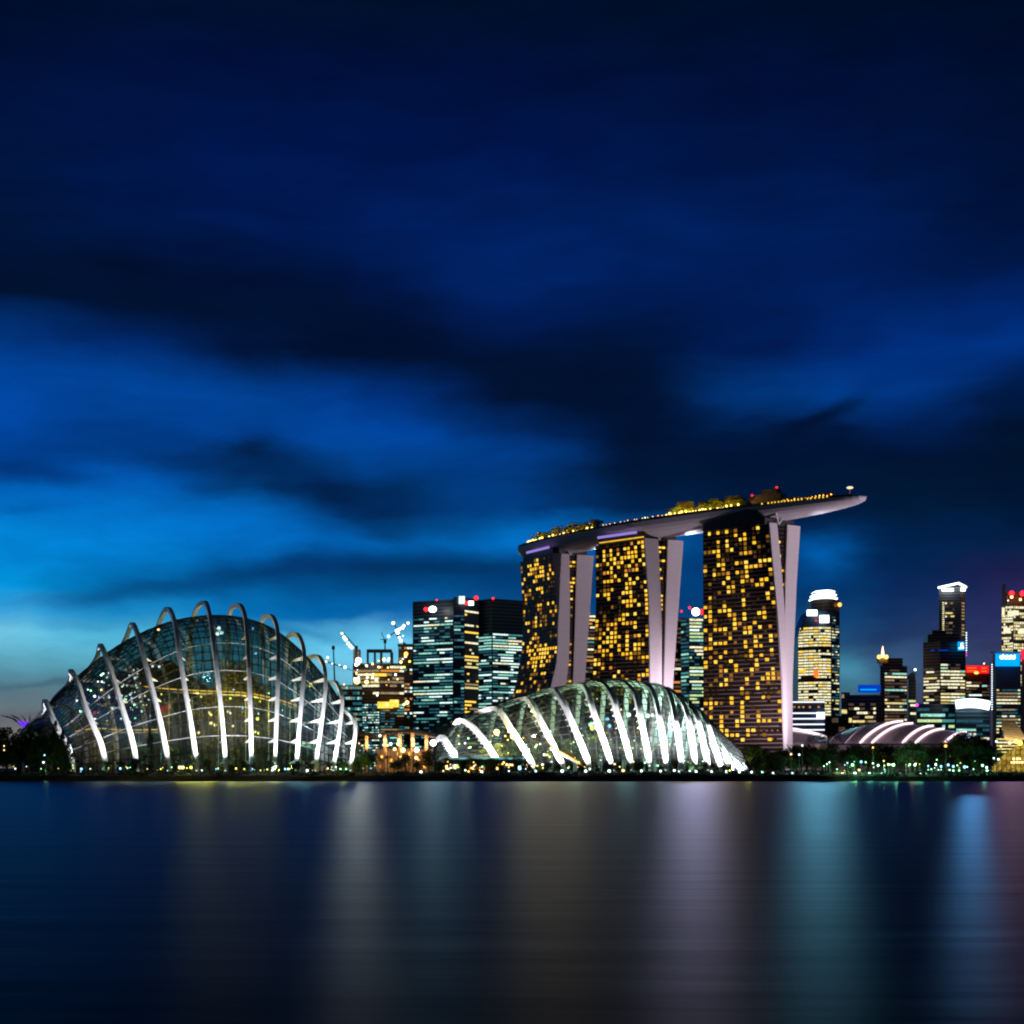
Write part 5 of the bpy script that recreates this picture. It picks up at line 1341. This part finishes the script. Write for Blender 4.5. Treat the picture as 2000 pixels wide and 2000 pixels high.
MB().loft(cols_, closed=False, cap=False).build('roof', M['roof'], cv, smooth=True)
cols_in = [[p - Vector((0, 0, 1.2)) for p in c_] for c_ in cols_]
MB().loft(cols_in, closed=False, cap=False).build('ceiling', M['dark'], cv)
MB().prism([(PX(1620, 1310), 1310), (PX(1900, 1310), 1310), (PX(1900, 1450), 1450), (PX(1640, 1450), 1450)], 2.5, PZ(1450, 1310)).build('wall', M['dark'], cv)
for i in (2, 3, 4, 5, 6):
    MB().tube([p + Vector((0, -.6, .7)) for p in A2_[i]], .85, 6).build('light_arc', E['pink'], cv)
for i in (0, 1):
    MB().tube([p + Vector((0, -.3, .3)) for p in A2_[i]], .4, 5).build('roof_seam', M['fin'], cv)
lw = thing('convention_wing', 'low pink lit curved roof beside the foot of right hotel tower', 'building', P(1580, 1500, 1330))
pl = []
for k in range(6):
    f = k / 5; row = [P(1535 + 90 * g_ / 8, 1449 - (27 - 20 * (g_ / 8) ** 1.5) * math.sin(f * math.pi / 2), 1310 + 50 * f) for g_ in range(9)]; pl.append(row)
MB().loft(pl, closed=False, cap=False).build('roof', M['roof'], lw, smooth=True)
MB().prism([(PX(1535, 1315), 1315), (PX(1620, 1315), 1315), (PX(1620, 1370), 1370), (PX(1535, 1370), 1370)], 2.5, PZ(1450, 1315)).build('wall', M['ctan'], lw)
for k in (3, 4, 5): MB().tube([p + Vector((0, -.4, .5)) for p in pl[k][:-1]], .35, 5).build('light_strip', E['pink'], lw)

# ------------------------------------------------------------------ curved canopy + yellow hall at right edge
cn_ = thing('curved_canopy', 'tan ribbed canopy roof sloping down beside the right edge', 'canopy', P(1975, 1460, 900))
ra = []
for k in range(9):
    f = k / 8; ra.append([P(1956 + 6 * f + (26 - 0 * f) * g_ / 6 + 16 * f * g_ / 6, 1408 + 34 * f + 4 * math.sin(g_ / 6 * math.pi) * f, 900 - 20 * f) for g_ in range(7)])
MB().loft(ra + [[p + Vector((0, .5, -.7)) for p in r_] for r_ in reversed(ra)], closed=False, cap=False).build('roof', pbr('tan_canopy', (.55, .45, .28), .6), cn_)
mb = MB()
for k in range(1, 8): mb.tube([p + Vector((0, -.25, .1)) for p in ra[k]], .18, 4)
mb.build('roof_ribs', M['ctan'], cn_)
yh = thing('lakeside_hall', 'arched yellow lit hall at the water\'s edge on the far right', 'building', P(1985, 1500, 640))
rr = []
for k in range(13):
    f = k / 12; px = 1938 + 110 * f; py = 1500 - 56 * math.sin(math.pi * (f * .62 + .02)) ** .8
    rr.append([P(px, py, 632), P(px, py, 632 + 18)])
MB().loft(rr + [[p + Vector((0, 0, -1.2)) for p in r_] for r_ in reversed(rr)], closed=False, cap=False).build('arched_roof', pbr('ochre_roof', (.45, .36, .14), .6), yh)
MB().prism([(PX(1946, 640), 640), (PX(2030, 640), 640), (PX(2030, 655), 655), (PX(1946, 655), 655)], 2.5, PZ(1472, 640)).build('wall', M['ctan'], yh)
for k in range(13):
    px = 1949 + k * 5.2
    MB().box(P(px, 1498, 639.6) + Vector((0, 0, .3)), .62, .3, 3.6).build('window', E['hallglow'], yh)
for k in range(8):
    px = 1976 + k * 5; MB().ball(P(px, 1489, 631.5), .42, 6, 4).build('lamp', E['warm'], yh)
for k, (px, py, r) in enumerate([(1992, 1451, 1.0), (1985, 1448, .8), (1972, 1451, .6), (1955, 1458, .35), (1980, 1482, .5), (1987, 1482, .5), (1992, 1482, .4)]):
    MB().ball(P(px, py, 628), r, 6, 4).build('lamp', E['warm'] if k > 1 else E['lampy'], yh)
gv = []
for k in range(13):
    f = k / 12; px = 1938 + 110 * f; py = 1500 - 56 * math.sin(math.pi * (f * .62 + .02)) ** .8
    gv.append(P(px, py + 4, 636))
MB().loft([[Vector((p.x, 636, 2.5)) for p in gv], gv, [p + Vector((0, .5, 0)) for p in gv], [Vector((p.x, 636.5, 2.5)) for p in gv]], closed=False, cap=False).build('gable_glass', emit('gable_ochre_glow', (.85, .55, .08), .42, False, .6), yh)
mb = MB()
for k in range(1, 12): mb.tube([Vector((gv[k].x, 635.8, 2.5)), gv[k] + Vector((0, -.2, 0))], .12, 4)
mb.build('mullions', M['dark'], yh)
point(1985, 1470, 622, 2500, (1, .65, .12)); point(1995, 1436, 868, 14000, (1, .75, .35)); point(1968, 1430, 868, 9000, (1, .78, .42))  # the last two points are added in front to brighten the tan canopy

# ------------------------------------------------------------------ shore trees
rg = random.Random(99)
def row(n, pa, pb, Ya, Yb, ha, hb, keys, group='trees along the waterfront'):
    for k in range(n):
        px = pa + (pb - pa) * (k + rg.uniform(.1, .9)) / n
        plant(rg.choice(keys), px, rg.uniform(Ya, Yb), rg.uniform(ha, hb), group=group)
row(7, -10, 125, 505, 530, 8, 15, ['b1', 'b2', 'b4', 'p1'])
row(6, -20, 90, 560, 620, 12, 18, ['b2', 'b4'])
plant('c1', 107, 512, 16); plant('c1', 122, 508, 13); plant('c1', 133, 512, 11); plant('c1', 293, 506, 14)
row(26, 130, 700, 496, 507, 2.0, 4.8, ['b1', 'b2', 'b4', 'p1', 'p2'])
row(12, 690, 860, 520, 600, 4, 9, ['b1', 'b2', 'b4', 'p1'])
row(20, 850, 1450, 500, 600, 2.2, 4.6, ['b1', 'b2', 'b4'])
row(24, 1455, 1945, 505, 560, 6, 11, ['b1', 'b2', 'b4', 'b1'])
row(22, 1450, 1930, 590, 700, 9, 12, ['b2', 'b4', 'b2', 'p1'])
row(10, 1550, 1900, 800, 1000, 12, 15, ['b2', 'b4'])
for px, h in ((1858, 12), (1882, 14), (1905, 13), (1925, 11)): plant(rg.choice(['b2', 'b4']), px, rg.uniform(520, 560), h)
row(16, 60, 700, 640, 720, 14, 22, ['b2', 'b4'])
row(12, 1455, 1940, 505, 520, 4, 7, ['b1', 'b2', 'b4'])
row(22, 855, 1030, 600, 642, 3.5, 6.5, ['b1', 'b3', 'b4', 'p2'])
plant('p1', 1618, 620, 17); plant('p1', 1466, 560, 11)
# bank shrubs: an uncountable strip
sh = MB()
for k in range(620):
    px = rg.uniform(-30, 2030); Y = rg.uniform(486, 500)
    leaf_cloud(sh, (PX(px, Y), Y, 2.2 + rg.uniform(-.9, .3)), 1.9, 1.2, rg.uniform(.6, 1.3), 26, .38, rg)
tag(sh.build('shore_shrubs', M['leaf3']), 'dark shrubs and ground cover along the whole water edge', 'shrubs', kind='stuff')

for px, py, Y, e, c in [(1655, 1492, 500, 900, (.2, 1, .45)), (1670, 1497, 498, 1300, (.3, 1, .3)), (1700, 1494, 499, 800, (.2, 1, .5)), (1725, 1496, 500, 900, (.25, 1, .6)), (1750, 1494, 499, 1300, (.3, 1, .4)), (1785, 1498, 500, 900, (1, .8, .4)), (1798, 1494, 500, 800, (.2, 1, .5)), (1850, 1500, 499, 900, (.2, 1, .6)), (1922, 1500, 500, 1100, (.25, 1, .5)), (1620, 1500, 499, 500, (.2, .9, .6)), (1645, 1503, 497, 900, (1, .7, .1)), (1835, 1484, 530, 1500, (1, .5, .1)), (1765, 1481, 530, 900, (1, .5, .1)),
                        (1462, 1485, 520, 900, (1, .85, .15)), (1520, 1480, 530, 600, (.9, .7, .2)), (1590, 1500, 499, 400, (.4, 1, .8)), (1550, 1500, 499, 400, (.4, 1, .8)), (90, 1500, 500, 350, (.5, 1, .3)), (370, 1499, 498, 500, (.9, 1, .1)), (670, 1498, 500, 900, (.9, 1, .1)), (700, 1494, 520, 1500, (.8, .9, .1)), (530, 1500, 498, 300, (.6, 1, .8)), (200, 1500, 499, 250, (.4, .8, 1)), (940, 1503, 560, 900, (1, .8, .2)), (1010, 1503, 560, 900, (.6, .9, 1)), (890, 1500, 560, 700, (1, .7, .2)), (1100, 1503, 560, 600, (.5, 1, .6)), (1250, 1503, 560, 600, (.6, 1, .8)), (1350, 1503, 560, 600, (.6, 1, .8))]:
    lo = point(px, py, Y, e, c, .3); lo.name = 'park_glow'
KN = {'b1': 'green broadleaf tree', 'b2': 'dark broadleaf tree', 'b3': 'olive broadleaf tree', 'b4': 'dense dark tree', 'c1': 'dark pointed conifer', 'p1': 'green palm', 'p2': 'olive palm'}
ZONES = [(-100, 130, 'left of the tall dome'), (130, 700, 'in front of the tall dome'), (700, 850, 'between the two domes'), (850, 1450, 'in front of the low dome'), (1450, 1620, 'below the right hotel tower'), (1620, 1900, 'below the pink arcs'), (1900, 2200, 'near the yellow hall')]
def zone(px):
    for a, b_, s_ in ZONES:
        if a <= px < b_: return s_
    return ''
from collections import defaultdict
gp = defaultdict(list)
for rec in TREES:
    o, px, h, key, adj, group, Y = rec
    if group.startswith('trees along'): z_ = zone(px)
    elif 'sky deck' in group: z_ = 'on the sky deck'
    elif 'tall' in group: z_ = 'inside the tall dome'
    else: z_ = 'inside the low dome'
    gp[(KN[key], z_)].append((px, o))
for (nm, z_), L2 in gp.items():
    L2.sort(key=lambda q: q[0])
    for i, (px, o) in enumerate(L2):
        if len(L2) == 1: o['label'] = f'only {nm} {z_}'
        else: o['label'] = f'{nm} {z_}, {ordn(i + 1)} such from left'

# ------------------------------------------------------------------ garden lamps
GL = []
def lamp(px, py, Y, r, k):
    p = P(px, py, Y); GL.append((px, bulb('garden_lamp', 'x', 'lamp', p, r, E[k], 'garden lamps along the waterfront', max(.3, p.z - 2.3)), k))
for px, py, r, k in [(87, 1475, .3, 'lampb'), (8, 1457, .25, 'warm'), (8, 1465, .25, 'warm'), (85, 1489, .35, 'lamp'), (159, 1502, .42, 'lampb'), (235, 1501, .4, 'lampb'), (249, 1500, .2, 'lampg'), (314, 1502, .25, 'lampy'), (351, 1499, .6, 'warm'), (357, 1499, .6, 'warm'), (365, 1500, .22, 'lampy'), (373, 1499, .5, 'lampy'), (394, 1505, .3, 'lamp'), (422, 1502, .22, 'lampb'), (426, 1501, .2, 'lampg'), (461, 1501, .32, 'lampy'), (477, 1502, .25, 'lampy'), (493, 1502, .25, 'lampb'), (522, 1503, .25, 'lampy'), (532, 1505, .42, 'lamp'), (557, 1502, .35, 'lampb'), (563, 1502, .35, 'lamp'), (600, 1505, .42, 'lamp'), (640, 1501, .3, 'warm'), (656, 1498, .25, 'lamp'), (665, 1502, .25, 'lampg'), (676, 1502, .25, 'lampg'),
                     (822, 1508, .5, 'lamp'), (866, 1506, .3, 'warm'), (880, 1500, .25, 'lamp'), (941, 1508, .55, 'lamp'), (994, 1506, .25, 'lamp'), (1015, 1501, .6, 'lampb'), (1047, 1506, .45, 'lamp'), (1063, 1474, .45, 'lamp'), (1098, 1506, .55, 'lamp'), (1144, 1506, .5, 'lamp'), (1190, 1506, .55, 'lamp'), (1217, 1505, .5, 'warm'), (1253, 1506, .5, 'lamp'), (1290, 1506, .4, 'lamp'), (1317, 1505, .45, 'lamp'), (1326, 1507, .35, 'lamp'), (1347, 1506, .35, 'lamp'), (1360, 1507, .35, 'lamp'), (1390, 1507, .4, 'lamp'), (1419, 1507, .45, 'lamp'), (1425, 1505, .3, 'lampy'), (1444, 1508, .4, 'lamp'), (1468, 1508, .42, 'lamp'), (1489, 1508, .35, 'lampg'), (1510, 1510, .38, 'lamp'), (1548, 1511, .45, 'lamp'), (1575, 1512, .42, 'lamp'), (1598, 1512, .42, 'lamp'), (1646, 1511, .55, 'lamp'), (1670, 1511, .6, 'lamp'), (1698, 1511, .48, 'lamp'), (1722, 1511, .32, 'lamp'), (1742, 1512, .25, 'lampg'), (1758, 1511, .25, 'lamp'), (1798, 1511, .25, 'lamp'), (1808, 1511, .25, 'lampg')]:
    lamp(px, py, 494, r * .8, k)
for px, py, r, k in [(1655, 1490, .3, 'lampb'), (1682, 1488, .45, 'lampb'), (1665, 1494, .45, 'lampg'), (1705, 1491, .28, 'lamp'), (1715, 1495, .4, 'lamp'), (1735, 1493, .35, 'lampg'), (1745, 1494, .5, 'lampg'), (1728, 1507, .3, 'lampb'), (1787, 1494, .42, 'lamp'), (1777, 1493, .3, 'lampg'), (1813, 1496, .3, 'lampb'), (1828, 1493, .4, 'lamp'), (1838, 1497, .4, 'lampb'), (1852, 1494, .45, 'lampb'), (1862, 1497, .45, 'lampb'), (1884, 1498, .5, 'lampb'), (1862, 1505, .3, 'lampg'), (1919, 1495, .4, 'lampg'), (1927, 1499, .4, 'lamp'), (1928, 1505, .35, 'lampg'), (1620, 1489, .25, 'lamp'), (1678, 1504, .4, 'warm'), (1847, 1457, .5, 'orange'), (1705, 1460, .3, 'orange'), (1567, 1456, .35, 'tiny'), (1545, 1473, .35, 'warm'), (1561, 1474, .35, 'tiny'), (1946, 1448, .35, 'lamp'), (1950, 1483, .35, 'lamp'), (1941, 1481, .3, 'lamp'), (1452, 1491, .25, 'lamp')]:
    lamp(px, py, 503, r * .85, k)
rg = random.Random(123)
for k in range(46):
    lamp(rg.uniform(862, 1062), rg.gauss(1497, 4), rg.uniform(560, 598), rg.uniform(.18, .42), rg.choice(['warm', 'lampy', 'warm', 'orange', 'lamp', 'lampg']))
for k in range(34):
    lamp(rg.uniform(1070, 1430), rg.gauss(1494, 6), rg.uniform(560, 598), rg.uniform(.14, .34), rg.choice(['warm', 'lampy', 'lamp', 'tiny', 'lampg', 'lamp']))
for k in range(44):
    lamp(rg.uniform(1600, 1945), rg.gauss(1498, 7), rg.uniform(499, 512), rg.uniform(.09, .22), rg.choice(['lampg', 'lampg', 'lampg', 'tiny', 'lampy', 'warm']))
for k in range(26):
    lamp(rg.uniform(20, 690), rg.gauss(1500, 3), rg.uniform(496, 506), rg.uniform(.1, .22), rg.choice(['lampg', 'lampy', 'lamp', 'tiny', 'lampb', 'warm']))
GL.sort(key=lambda q: q[0])
CN = {'lamp': 'cool white', 'lampb': 'blue white', 'lampg': 'green', 'lampy': 'yellow', 'warm': 'warm white', 'orange': 'orange', 'tiny': 'tiny white'}
gz = defaultdict(list)
for px, o, k in GL: gz[(CN[k], zone(px))].append(o)
for (cn_1, z_), L2 in gz.items():
    for i, o in enumerate(L2):
        o['label'] = f'only {cn_1} garden lamp {z_}' if len(L2) == 1 else f'{cn_1} garden lamp {z_}, {ordn(i + 1)} such from left'

# ------------------------------------------------------------------ architectural floodlighting of the towers and the deck hull
def archspot(pos, aim, e, c, ang, name):
    ld = bpy.data.lights.new(name, 'SPOT'); ld.energy = e; ld.color = c; ld.spot_size = math.radians(ang); ld.spot_blend = .8; ld.shadow_soft_size = 4
    lo = bpy.data.objects.new(name, ld); col.objects.link(lo); lo.location = pos
    lo.rotation_euler = (Vector(aim) - Vector(pos)).to_track_quat('-Z', 'Y').to_euler(); return lo
LIL = (.96, .78, .92)
archspot((560, 1080, 5), (205, 1275, 120), 5.6e6, LIL, 50, 'facade_flood')
archspot((222, 1195, 5), (122, 1352, 130), 7.5e5, LIL, 70, 'facade_flood')
archspot((150, 1300, 5), (60, 1450, 130), 8e5, LIL, 75, 'facade_flood')

# spots added at the strongest city lamps to draw streaks on the water
def streak_spot(px, py, Y, e, c, r, ang=70):
    p = P(px, py, Y)
    return archspot(p, (p.x * .1, 100, 0), e * .60, c, ang, 'streak_spot')
for px, py, Y, e, c in [(1359, 1195, 1780, 1.0e6, (.80, .62, 1.0)), (845, 1190, 1885, 2.2e5, (.6, 1, .9)), (698, 1290, 1728, 3.2e5, (1, .92, .8)), (697, 1330, 1728, 3.2e5, (1, .85, .6)),
                        (1603, 1200, 1970, 1.3e6, (.30, .80, 1.0)), (1898, 1376, 1688, 1.7e6, (.15, .5, 1.0)), (1978, 1159, 2330, 6e5, (1, .35, .6)), (846, 1451, 664, 2.0e4, (1, .95, 1))]:
    streak_spot(px, py, Y, e, c, 3)

for cnr, tgt, e in ((cn3(4, 194), (262, 1222, 203), .8e5), (cn2(4, 194), (160, 1318, 200), .55e5), (cn1(4, 194), (88, 1398, 200), .45e5)):
    p = cnr + Vector((6, -8, -3)); archspot(p, tgt, e, (.86, .86, 1.0), 75, 'hull_flood')
for px, Y, e in ((1060, 1450, .7e5), (1150, 1400, .7e5), (1380, 1280, .5e5)):  # warm spots added at the deck for broad gold streaks on the water
    p = P(px, 1030, Y); archspot(p, (p.x * .1, 100, 0), e * 1.3, (1.0, .60, .32), 80, 'deck_streak_spot')

archspot((PX(1740, 1180), 1180, 8), (PX(1770, 1345), 1345, 30), 1.6e5, (1.0, .72, .85), 80, 'roof_fill')  # spot added to brighten the hall roof, without a fixture
